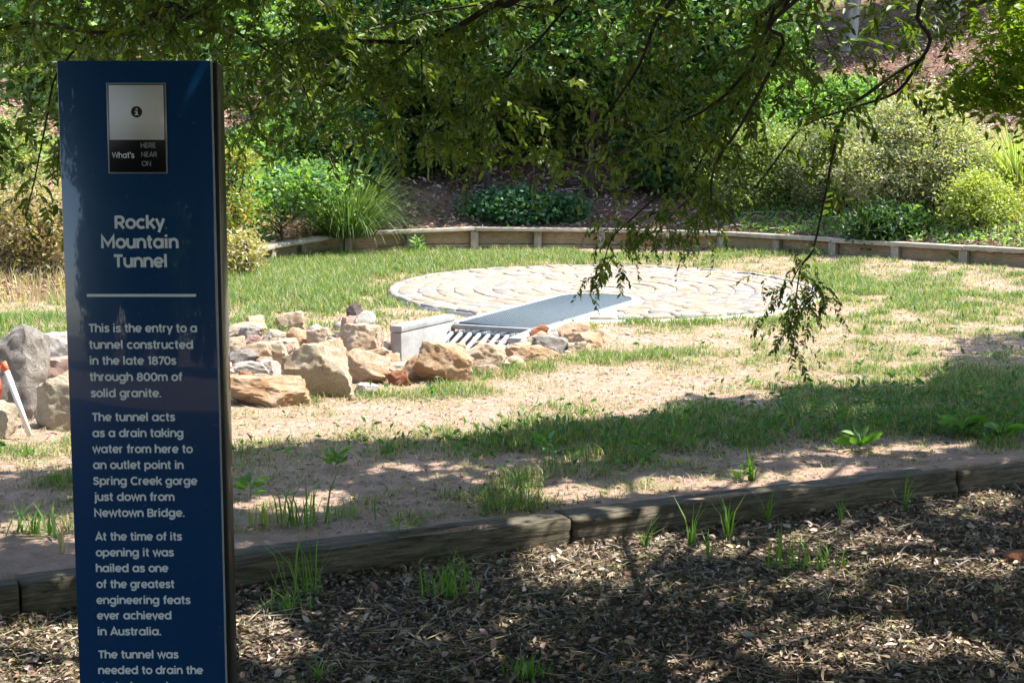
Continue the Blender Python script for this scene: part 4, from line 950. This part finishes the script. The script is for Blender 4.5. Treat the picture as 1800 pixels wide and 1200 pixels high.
for px, D, rr, lab in ((180, 32, 3.4, 'large leafy tree high on the bank behind the sign'), (560, 34, 3.6, 'large leafy tree high on the bank behind the pale glossy tree'), (880, 36, 3.4, 'large leafy tree high on the bank behind the yellow green tree'), (1180, 38, 3.4, 'large leafy tree high on the bank behind the tall bright tree')):
    tree('broadleaf_tree', lab, 'tree', bx(px, D), [(0, 0, 3.0, rr, 2, 2.8, 300, 50)], .16, G1, .14, 'bark', TG)
# grey trunked trees on the right
for px, D, tr, lab in ((1478, 31, .20, 'grey rough trunked tree, leftmost of three on the upper right bank'), (1658, 32, .17, 'grey rough trunked tree in the middle of three on the upper right bank'), (1728, 33, .13, 'slimmer grey trunked tree, rightmost of three on the upper right bank')):
    tree('gum_tree', lab, 'tree', bx(px, D), [(-.2, 0, 3.3, 2.0, 2., .9, 150, 50), (.6, -.5, 4.9, 2.2, 1.8, 1., 110, 50)], .11, [(.07, .13, .04), (.11, .18, .06)], tr, 'bark_grey', 'grey trunked trees on the upper right bank', limbs=4, lean=(rng.uniform(-.3, .3), 0))
for px, D, wh in ((1380, 44, 'left of the leftmost grey trunk'), (1560, 46, 'between the leftmost and middle grey trunks'), (1760, 44, 'behind the slimmest grey trunk'), (1640, 52, 'behind the middle grey trunk'), (1900, 40, 'beyond the right edge of the photo'), (1480, 54, 'farthest back behind the leftmost grey trunk')):
    tree('background_tree', 'distant dark leafy tree on the right skyline '+wh, 'tree', bx(px, D), [(0, 0, 4.2, 3., 2., 2.2, 170, 40), (0, 0, 1.6, 2.2, 1.6, 1.4, 50, 40)], .22, G1+G2, .16, 'bark', 'distant trees on the skyline of the right bank')
# shrubs
def shrub(name, label, px, D, parts_, leaf, cols, cat='shrub', asp=.3, w=None):
    return tree(name, label, cat, bx(px, D), parts_, leaf*1.15, cols, .025, 'bark', None, w, 7, asp*1.3, -.3, dens=1.7)
SH = [(.33, .35, .19), (.42, .40, .27), (.25, .30, .15), (.47, .39, .32)]
shrub('shrub', 'big rounded grey olive shrub on the right bank', 1605, 19.9, [(.1, 0, .75, .8, .7, .72, 230, 80), (-.5, -.1, .55, .6, .5, .5, 110, 80), (.05, 0, 1.3, .45, .4, .38, 60, 80), (.6, 0, .6, .45, .4, .55, 70, 80), (-.3, .1, 1.15, .35, .3, .3, 36, 70), (.45, 0, 1.15, .28, .3, .35, 30, 60)], .034, SH)
shrub('shrub', 'grey green wispy shrub left of the big olive shrub', 1475, 20.9, [(0, 0, .6, .75, .5, .65, 220, 80)], .034, [(.16, .20, .09), (.24, .27, .13), (.30, .28, .2)])
shrub('shrub', 'yellowish green shrub behind the wall under the hanging branches', 1340, 21.6, [(0, 0, .6, .85, .5, .7, 240, 80)], .036, [(.22, .28, .09), (.28, .33, .12), (.16, .2, .08)])
shrub('shrub', 'dark green low shrub against the base of the big olive shrub', 1560, 19.1, [(0, 0, .2, .5, .3, .25, 50, 50)], .05, G2)
shrub('shrub', 'yellow green tangled bush right of the big olive shrub', 1722, 18.9, [(0, 0, .25, .48, .4, .33, 90, 60), (-.1, 0, .5, .3, .3, .22, 30, 50)], .035, [(.34, .38, .10), (.42, .42, .16), (.26, .32, .08)])
shrub('shrub', 'low dark leafed shrub spilling over the middle of the wall', 900, 21.75, [(0, 0, .22, .62, .25, .22, 90, 60), (.7, .1, .2, .35, .2, .16, 30, 60)], .05, [(.05, .12, .06), (.07, .16, .08)], asp=.5)
shrub('shrub', 'round leafed bright bush arching over the left end of the wall', 500, 19.6, [(0, 0, .95, .85, .5, .45, 34, 26), (.5, -.2, 1.1, .5, .3, .25, 18, 26), (-.5, 0, .5, .35, .3, .4, 18, 26)], .044, [(.17, .29, .08), (.26, .37, .10), (.12, .23, .10)], asp=.6)
shrub('shrub', 'orange and yellow tipped shrub just right of the sign', 418, 18.6, [(0, 0, 1.15, .22, .2, .14, 14, 40), (-.1, 0, .6, .3, .3, .4, 26, 44)], .04, [(.46, .30, .08), (.20, .28, .07), (.14, .24, .06)])
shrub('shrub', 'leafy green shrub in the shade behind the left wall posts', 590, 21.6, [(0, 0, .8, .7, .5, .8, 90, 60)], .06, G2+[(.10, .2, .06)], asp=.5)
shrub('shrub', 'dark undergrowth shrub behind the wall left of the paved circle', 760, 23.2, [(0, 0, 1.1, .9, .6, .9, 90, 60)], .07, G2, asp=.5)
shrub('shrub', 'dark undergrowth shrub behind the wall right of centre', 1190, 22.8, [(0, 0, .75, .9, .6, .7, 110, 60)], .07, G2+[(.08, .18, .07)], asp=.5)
shrub('shrub', 'dry pinkish brown shrub on the left bank beside the sign', 60, 16.2, [(0, 0, .45, .55, .4, .45, 80, 60)], .04, [(.38, .27, .2), (.42, .36, .22), (.26, .22, .12)])
shrub('shrub', 'olive twiggy shrub at the left edge on the bank', 5, 17.3, [(0, 0, .7, .6, .5, .6, 90, 60)], .045, [(.20, .30, .10), (.28, .36, .13), (.38, .34, .2)])
shrub('shrub', 'pale dry bush at the foot of the bank right of the sign', 425, 17.4, [(0, 0, .3, .22, .25, .3, 22, 50)], .04, [(.42, .34, .24), (.44, .38, .2), (.3, .28, .14)])
GB = [(.17, .29, .08), (.24, .37, .11), (.10, .20, .06)]
for px, D, rx, rz, lab in ((455, 21.6, .8, .65, 'leafy green bush behind the left posts of the wall beside the sign'), (545, 22.6, .9, .75, 'bright leafy bush high behind the arching bush at the left of the wall'), (640, 23.2, .9, .7, 'mid green bush on the bank above the strap leaved clump'),
    (790, 24.6, 1.2, .7, 'green bush in the gap above the black hollow'), (930, 25.2, 1.2, .7, 'green bush high on the bank directly behind the paved circle'), (1270, 22.9, .8, .7, 'green bush behind the wall between the dark trees and the olive shrubs'), (1420, 24.5, 1.1, .6, 'loose green bush above the wispy grey green shrub')):
    shrub('shrub', lab, px, D, [(0, 0, rz*.9, rx, .7, rz, 120, 60), (rx*.5, 0, rz*1.5, rx*.5, .4, rz*.5, 30, 50), (-rx*.6, 0, rz*1.1, rx*.5, .4, rz*.6, 36, 50)], .055, GB, asp=.42)
# strap leaved clumps
def strappy(label, px, D, n, L, cols, h=0., grav=1., spread=.3):
    x, y = bx(px, D); b = (x, y, Hs(x, y)+h); V, F, C = long_blades((0, 0, 0), n, L, .014, cols, grav=grav, spread=spread)
    o = mesh_np('strap_leaf_plant', V, [F], M['grass'], C); o.location = b; return tag(o, label, 'plant', 'strap leaved clumps on the bank')
strappy('large dark green strap leaved clump drooping over the left wall corner', 612, 20.3, 900, 1.3, [(.045, .095, .03), (.07, .13, .04), (.18, .23, .09)], .25, 1.9, .75)
strappy('yellow and white edged strap leaved clump at the right edge of the photo', 1785, 19.6, 620, .95, [(.42, .42, .12), (.30, .38, .12), (.46, .48, .30), (.14, .22, .08)], .1, .85)
strappy('thin upright strap leaved clump behind the big olive shrub', 1640, 21.4, 160, .8, [(.32, .36, .12), (.22, .3, .1)], .2, .6)
# bank ground cover, dry grass, weeds (countless)
def bank_pts(n, x0, x1, h0, h1):
    x = rng.uniform(x0, x1, n*3); y = rng.uniform(12, 33, n*3); h = dist_poly(x, y, FOOT, True); ok = (h > h0) & (h < h1); return x[ok][:n], y[ok][:n]
pr_ = []
x, y = bank_pts(26000, 3.2, 8, .12, 1.5); P = np.stack([x, y, H(x, y)+rng.uniform(0, .1, len(x))], -1); pr_.append(leaves_at(P, .055, .5, [(.20, .34, .08), (.26, .4, .1), (.13, .25, .1)]))
x, y = bank_pts(4000, -1, 3.2, .12, .6); P = np.stack([x, y, H(x, y)+rng.uniform(0, .06, len(x))], -1); pr_.append(leaves_at(P, .05, .4, [(.08, .14, .05), (.3, .24, .14)]))
V, F, C = join(pr_); tag(mesh_np('ground_cover', V, [F], M['leaf'], C), 'bright low ground cover just behind the right half of the wall', 'ground cover', kind='stuff')
x, y = bank_pts(26000, -9, -3.2, -.4, 4.5); P = np.stack([x, y, H(x, y)], -1)
a_ = blades(P, .16, .006, .9, [(.42, .34, .22), (.38, .26, .19), (.24, .27, .10), (.46, .42, .26)], hv=.6)
x, y = bank_pts(12000, 5, 9, .5, 5); P = np.stack([x, y, H(x, y)], -1); b_ = blades(P, .12, .008, 1., [(.42, .36, .2), (.30, .34, .12), (.4, .28, .2)], hv=.6)
V, F, C = join([a_, b_]); tag(mesh_np('dry_grass', V, [F], M['grass'], C), 'dry pinkish and straw coloured grass on the bank slopes', 'dry grass', kind='stuff')
x, y = bank_pts(85000, -9, 13, .15, 16); P = np.stack([x, y, H(x, y)+rng.uniform(0, .03, len(x))], -1); dr = rng.normal(size=(len(x), 3)); dr[:, 2] *= .4
V, F, C = leaves_at(P, .085, .4, [(.32, .18, .13), (.44, .30, .23), (.18, .09, .065), (.5, .38, .3)], dirs=dr); tag(mesh_np('bark_chips', V, [F], M['litter'], C), 'reddish bark and leaf mulch covering the bank', 'mulch', kind='stuff')
# yellow flower heads on the left bank
x, y = bank_pts(160, -7.5, -3.6, -1.2, 1.5); P = np.stack([x, y, H(x, y)+rng.uniform(.06, .2, len(x))], -1); V, F, C = leaves_at(P, .035, .9, [(.75, .55, .03)]); tag(mesh_np('yellow_flowers', V, [F], M['grass'], C), 'tiny yellow flower heads on the left bank', 'flowers', kind='stuff')

# ------------------------------------------------------------------ the overhanging tree
holes = [(*at_z(a, b, 0)[:2], rx, ry, an) for a, b, rx, ry, an in ((1120, 992, .34, .20, .2), (1270, 1000, .30, .16, .1), (1020, 985, .18, .12, .2), (1200, 1048, .30, .07, .3), (1440, 1125, .26, .12, .1), (1600, 1150, .22, .08, 0),
    (1700, 1000, .16, .09, 0), (1260, 1172, .28, .07, 0), (450, 1120, .15, .15, 0), (840, 1140, .14, .07, 0), (60, 1160, .22, .2, 0), (930, 965, .10, .12, .5), (1060, 1010, .2, .1, 0), (860, 1080, .10, .05, 0),
    (1560, 1045, .2, .05, 0), (1740, 880, .18, .08, .3), (1340, 880, .35, .07, .45), (950, 905, .30, .05, .45), (1100, 895, .28, .06, .45), (500, 925, .22, .08, .3), (100, 960, .25, .08, .3), (1500, 830, .4, .06, .3), (700, 860, .2, .05, .3))]
def open_sky(P, k=1.):
    """true where a leaf would close one of the gaps that let sun flecks reach the ground"""
    gx = P[:, 0]-SUN.x/SUN.z*P[:, 2]; gy = P[:, 1]-SUN.y/SUN.z*P[:, 2]; o = np.zeros(len(P), bool)
    for hx, hy, rx, ry, an in holes: o |= gauss(gx, gy, hx, hy, rx*k, ry*k*1.3, an) > .37
    return o
TB = np.array([3.6, 2.2, 0.]); ot = thing('overhanging_tree', 'large tree outside the frame whose leafy branches hang across the top of the view', 'tree', tuple(TB))
mb = MB(); fork = np.array([3.1, 2.9, 2.6])
mb.tube(smooth_path([TB+(0, 0, -.1), (3.55, 2.3, .9), (3.3, 2.6, 1.8), fork], 5), np.linspace(.24, .17, 16), 12)
limbs = MB()
def path_px(pts, Ds): return np.array([at_y(px, py, D) for (px, py), D in zip(pts, Ds)])
def limb(P, r0, r1, n=6, sub=5):
    P = smooth_path(P, sub); limbs.tube(P, np.linspace(r0, r1, len(P)), n); return P
hub1 = np.array([2.0, 4.4, 3.3]); hub2 = np.array([.9, 5.6, 3.15]); hub3 = np.array([2.3, 5.6, 3.1])
limb([fork, (2.6, 3.6, 3.1), hub1, (1.3, 5.1, 3.3), hub2], .13, .05, 8); limb([fork, (2.8, 4.2, 3.0), hub3], .11, .06, 8)
limb([fork, (2.0, 2.2, 3.6), (.2, 2.2, 4.0), (-2, 2.4, 4.3)], .10, .02, 8); limb([fork, (4.2, 4.5, 3.6), (5, 7, 4.2), (5.2, 9.5, 4.4)], .11, .03, 8); limb([fork, (3.2, 1., 4), (2.6, -2, 4.6)], .1, .03, 8)
limb([hub1, (.6, 4.9, 3.5), (-1.2, 5.4, 3.6), (-3.2, 5.8, 3.3)], .05, .015)
vis = []
def twig(pts, D0, D1, r0=.010, r1=.003, start=None):
    P = path_px(pts, np.linspace(D0, D1, len(pts)))
    if start is not None: P = np.vstack([[start], P])
    vis.append(limb(P, r0, r1, 5)); return vis[-1]
twig([(940, -30), (871, 7), (808, 45), (741, 72), (668, 73), (563, 70), (480, 78)], 5.8, 5.9, .018, .004, hub2)
twig([(741, 72), (696, 105), (655, 135), (600, 170)], 5.85, 5.9, .007, .003)
twig([(741, 77), (743, 168), (752, 200)], 5.85, 5.8, .004, .002)
twig([(1010, -20), (871, 4), (745, 24), (668, 49), (600, 60)], 6.1, 6.2, .008, .002, hub2)
twig([(990, 20), (920, 95), (871, 165), (815, 210), (766, 241)], 6.0, 6.3, .008, .002, hub2)
twig([(1200, -40), (1181, 0), (1150, 46), (1119, 124), (1052, 222), (1010, 300)], 5.6, 5.9, .013, .003, hub2)
twig([(1385, -30), (1361, 15), (1330, 93), (1258, 181), (1103, 258), (1040, 290)], 5.7, 6.2, .013, .003, hub2)
twig([(1375, 0), (1356, 57), (1305, 170), (1250, 250), (1200, 340), (1150, 385)], 5.8, 6.2, .011, .003, hub3)
twig([(1400, 0), (1377, 77), (1310, 207), (1258, 289), (1250, 350), (1262, 385)], 5.6, 5.7, .010, .003, hub3)
twig([(1640, -30), (1635, 70), (1615, 110), (1575, 162), (1496, 190), (1413, 222), (1351, 300), (1320, 336)], 5.6, 6.0, .010, .003, hub3)
twig([(1618, 103), (1575, 128), (1525, 165), (1487, 195), (1465, 268), (1449, 351), (1429, 439), (1408, 470), (1398, 530), (1385, 600)], 5.7, 5.7, .009, .002)
twig([(1160, 340), (1110, 385), (1075, 420), (1060, 470)], 6.1, 6.1, .005, .002)
twig([(1210, 350), (1170, 390), (1150, 420)], 6.1, 6.1, .004, .002)
twig([(1430, 440), (1405, 470), (1390, 500)], 5.7, 5.7, .004, .002)
twig([(400, -20), (300, 7), (233, 53), (160, 57), (60, 40), (-40, 60)], 5.6, 5.9, .016, .004, hub1+np.array([-1.6, .6, .25]))
twig([(160, 57), (100, 130), (80, 220), (60, 320), (45, 380)], 5.9, 5.6, .006, .002)
twig([(300, 7), (420, 60), (520, 130), (560, 230), (590, 290)], 5.9, 6.3, .008, .002)
# curtain of foliage: lower edge height as a function of x in the plane 6 m away
ex = [-120, 0, 60, 110, 200, 330, 400, 470, 560, 640, 700, 800, 870, 950, 1010, 1070, 1130, 1200, 1260, 1300, 1360, 1420, 1480, 1540, 1580, 1640, 1720, 1900]
ey = [330, 330, 370, 320, 240, 230, 290, 300, 260, 280, 280, 330, 320, 350, 320, 390, 360, 360, 280, 215, 225, 245, 245, 195, 135, 85, 65, 60]
exw = [(a-900)*6.0/FPX for a in ex]; ezw = [float(at_y(900, b, 6.0)[2]) for b in ey]
def spray_template(n, L, droop, cols):
    """a drooping twig with alternate leaflets"""
    t = np.linspace(.05, 1, n); path = np.stack([L*t*(1-.25*t), 0*t, -droop*L*t*t], -1)
    tang = np.gradient(path, axis=0); tang /= np.linalg.norm(tang, axis=1)[:, None]; side = np.where(np.arange(n) % 2, 1, -1)[:, None]*np.array([0, 1., 0])
    d = tang*.75+side*rng.uniform(.5, 1., (n, 1))+np.array([0, 0, -.25])+rng.normal(0, .18, (n, 3))
    V, F, C = leaves_at(path, .036, .42, cols, dirs=d, detail=3, sizev=.45)
    tb = np.array([0, .0015, 0]); tv = np.vstack([path-tb, path+tb]); k = np.arange(n-1); tf = np.concatenate([np.stack([k, k+1, n+k+1], -1), np.stack([k, n+k+1, n+k], -1)])
    return join([(V, F, C), (tv, tf, np.full((2*n, 3), .03))])
OC = [(.115, .170, .032), (.085, .140, .028), (.150, .195, .036), (.065, .110, .025)]
TPL = [spray_template(rng.integers(12, 20), rng.uniform(.16, .30), rng.uniform(.1, .6), OC) for _ in range(14)]
def rot_to(yaw, pit, roll):
    cy, sy, cp, sp, cr, sr = np.cos(yaw), np.sin(yaw), np.cos(pit), np.sin(pit), np.cos(roll), np.sin(roll)
    Z = np.zeros_like(yaw); O = np.ones_like(yaw)
    Rz = np.stack([cy, -sy, Z, sy, cy, Z, Z, Z, O], -1).reshape(-1, 3, 3); Ry = np.stack([cp, Z, sp, Z, O, Z, -sp, Z, cp], -1).reshape(-1, 3, 3); Rx = np.stack([O, Z, Z, Z, cr, -sr, Z, sr, cr], -1).reshape(-1, 3, 3)
    return Rz@Ry@Rx
def place_sprays(P, scale=1., pit=(-.3, 1.2)):
    n = len(P); out = []; pick = rng.integers(0, len(TPL), n)
    for ti, (V, F, C) in enumerate(TPL):
        q = P[pick == ti]; m = len(q)
        if not m: continue
        Rm = rot_to(rng.uniform(0, 6.28, m), rng.uniform(pit[0], pit[1], m), rng.normal(0, .5, m)); s = scale*rng.uniform(.75, 1.2, m)
        W_ = np.einsum('mij,vj->mvi', Rm, V)*s[:, None, None]+q[:, None, :]
        Fa = (F[None]+(np.arange(m)*len(V))[:, None, None]).reshape(-1, 3); Ca = np.tile(C[None], (m, 1, 1))*rng.uniform(.75, 1.3, (m, 1, 1)); out.append((W_.reshape(-1, 3), Fa, Ca.reshape(-1, 3)))
    return join(out)
# sprays gathered in boughs: clusters chained along drooping lines
C_ = []
for _ in range(195):
    D = rng.uniform(5.1, 7.4); xw = rng.uniform(-.38, .38)*D; x6 = xw*6/D
    zb = CAM_H+(np.interp(x6, exw, ezw)-CAM_H)*D/6.0; ztop = CAM_H+.125*D
    z = zb+.10+(ztop-zb)*rng.random()**.9
    L = rng.uniform(.25, .7); k = int(L/.055); a = rng.uniform(0, 6.28); t = np.linspace(0, 1, k)
    q = np.stack([xw+L*np.cos(a)*t, D+L*np.sin(a)*t*.7, z-.15*L*t*t], -1)+rng.normal(0, .04, (k, 3))
    lim = CAM_H+(np.interp(q[:, 0]*6/q[:, 1], exw, ezw)-CAM_H)*q[:, 1]/6.0+.09
    q = q[q[:, 2] > lim]
    if len(q): C_.append(q)
for P in vis:      # leaves along the visible twigs
    L = np.linalg.norm(np.diff(P, axis=0), axis=1).sum(); k = int(L/.045); t = np.linspace(.25, 1, k)*(len(P)-1); i = np.minimum(t.astype(int), len(P)-2); f = (t-i)[:, None]
    q = P[i]*(1-f)+P[i+1]*f+rng.normal(0, .012, (k, 3)); C_.append(q[rng.random(k) < .55])
q = np.concatenate(C_); q = q[~open_sky(q+np.array([0, 0, -.05]), 1.5) | (rng.random(len(q)) < .12)]; print('sprays', len(q))
V, F, C = place_sprays(q, 1., (-.45, .8)); tag(mesh_np('foliage', V-TB, [F], M['leaf'], C, ot), kind='stuff')
# clear single sprays at the hanging tips, each a part of its own
tm = [mesh_np('leaf_spray', *(lambda v, f, c: (v, [f], M['leaf'], c))(*t_), None, False, False) for t_ in TPL[:6]]
def hang(px, py, D, n, sx, sy, s=.62):
    c = at_y(px, py, D)
    for _ in range(n):
        o = add_obj('leaf_spray', tm[rng.integers(0, 6)], ot); p = c+np.array([rng.normal(0, sx), rng.normal(0, .06), rng.normal(0, sy)])
        o.location = p-TB; o.rotation_euler = (rng.normal(0, .5), rng.uniform(.1, 1.2), rng.uniform(0, 6.28)); o.scale = (s,)*3
hang(1400, 500, 5.7, 12, .06, .06); hang(1385, 545, 5.7, 16, .07, .06); hang(1430, 535, 5.7, 10, .05, .05); hang(1375, 585, 5.7, 7, .03, .04); hang(1425, 450, 5.7, 4, .03, .05); hang(1340, 480, 5.7, 2, .02, .01)
hang(1060, 445, 6.1, 8, .035, .05); hang(1045, 470, 6.1, 3, .02, .02); hang(1100, 400, 6.1, 7, .06, .03); hang(1190, 400, 6.1, 14, .09, .04); hang(1150, 405, 6.1, 10, .07, .035); hang(1230, 375, 6.0, 12, .07, .05); hang(1080, 400, 6.1, 10, .07, .05)
hang(60, 340, 5.6, 8, .05, .06); hang(1330, 330, 6.0, 5, .04, .03); hang(1455, 255, 5.7, 8, .08, .04); hang(1262, 360, 5.7, 5, .02, .05)
# canopy overhead, above the top of the view (bigger leaf clumps; throws the dappled shade)
n = 150000; Q = []
edge = lambda x: np.interp(x, [-3.5, -2.4, -1.6, -.3, .7, 1.3, 2.9, 3.3, 3.8, 4.6, 6], [7.2, 7.4, 8.2, 8.1, 9.0, 9.7, 10.0, 11.2, 12.6, 12.9, 13.2])   # where its shade ends on the lawn
n3 = n*4; x = rng.uniform(-6, 9.5, n3); y = rng.uniform(-4.5, 13.5, n3); z = rng.uniform(2.95, 5.6, n3)
z = np.maximum(z, CAM_H+.128*np.maximum(y, 0)+.12)
gx = x-SUN.x/SUN.z*z; gy = y-SUN.y/SUN.z*z
cl = fbm(gx*1.5+7, gy*2.3+3, 131, 3)       # gaps between the boughs
den = sstep(.30, .42, cl+.10*(fbm(gx*.35, gy*.35, 55, 2)-.5)*2)
den = np.where(gy > 6.8, np.maximum(den, .35+.65*sstep(.30, .42, cl)), den)
den = np.where(gy < 5.9, np.maximum(den, .97), den)
for hx, hy, rx, ry, an in holes:
    den = np.where(gauss(gx, gy, hx, hy, rx*1.9, ry*2.6, an) > .37, 0, den)
qx = x-SUN.x/SUN.z*(z-1.6); qy = y-SUN.y/SUN.z*(z-1.6); den = np.where((np.abs(qx+.91) < .32) & (np.abs(qy-3.6) < .3), 1.2, den)
ok = (gy < edge(gx)+(fbm(gx*2, gy*2, 19, 3)-.5)*.9) & (gx > -7) & (gx < 6.5) & (rng.random(n3) < den) & ((z > 3.1) | (y > 3))
P = np.stack([x, y, z], -1)[ok][:n]; print('canopy', len(P))
V, F, C = leaves_at(P, .185, .5, OC, sizev=.4); tag(mesh_np('upper_foliage', V-TB, [F], M['leaf'], C, ot), kind='stuff')
for _ in range(40):
    a = hub1 if rng.random() < .5 else hub3; e = P[rng.integers(0, len(P))]; limb([a, (a+e)/2+(0, 0, .25), e], .03, .006, 5, 4)
limbs.v = [v-TB for v in limbs.v]; limbs.build('branches', M['bark'], ot, True)
mb.v = [v-TB for v in mb.v]; mb.build('trunk', M['bark'], ot, True)

# light green feathery branch at the top right, a closer tree
wt = thing('feathery_tree', 'lime green feathery foliage reaching in from the top right corner', 'tree', (2.9, 6.2, 0)); TB2 = np.array([2.9, 6.2, 0.])
mb = MB(); mb.tube(smooth_path([(0, 0, -.1), (.03, 0, 1.2), (-.05, .1, 2.4), (-.2, 0, 3.4)], 5), np.linspace(.06, .02, 16), 8)
LPs = []
for px, py, rx, rz, k in ((1755, 150, .11, .05, 600), (1795, 90, .09, .10, 900), (1735, 182, .10, .025, 350), (1695, 150, .04, .03, 160), (1850, 150, .12, .13, 1100), (1790, 25, .09, .06, 500)):
    c = at_y(px, py, 6.0); LPs.append(c+rng.normal(size=(k, 3))*np.array([rx, .12, rz])); mb.tube(smooth_path([(-.05, .1, 2.2), (c-TB2)*.6+np.array([-.02, .04, .9]), c-TB2], 4), np.linspace(.012, .003, 9), 5)
V, F, C = leaves_at(np.concatenate(LPs)-TB2, .045, .38, [(.22, .32, .045), (.28, .36, .06), (.15, .24, .035)]); mb.build('trunk', M['bark'], wt, True); tag(mesh_np('foliage', V, [F], M['leaf'], C, wt), kind='stuff')

# unseen row of dark trees added behind the camera to darken the sign's reflection
for x_, y_, w_ in ((-9.5, -13, 'farthest left'), (-6, -15, 'left of centre'), (-2.6, -13.5, 'nearest the middle'), (1.5, -15, 'right of centre'), (6, -13, 'farthest right')):
    tree('broadleaf_tree', 'unseen dark tree added behind the viewpoint to darken the sign reflection, '+w_, 'tree', (x_, y_), [(0, 0, 3.2, 2.6, 2., 3.2, 230, 50), (0, 0, 6.5, 2.4, 2., 2.4, 120, 50)], .2, G2, .12, 'bark', 'trees added behind the viewpoint for the sign reflection')
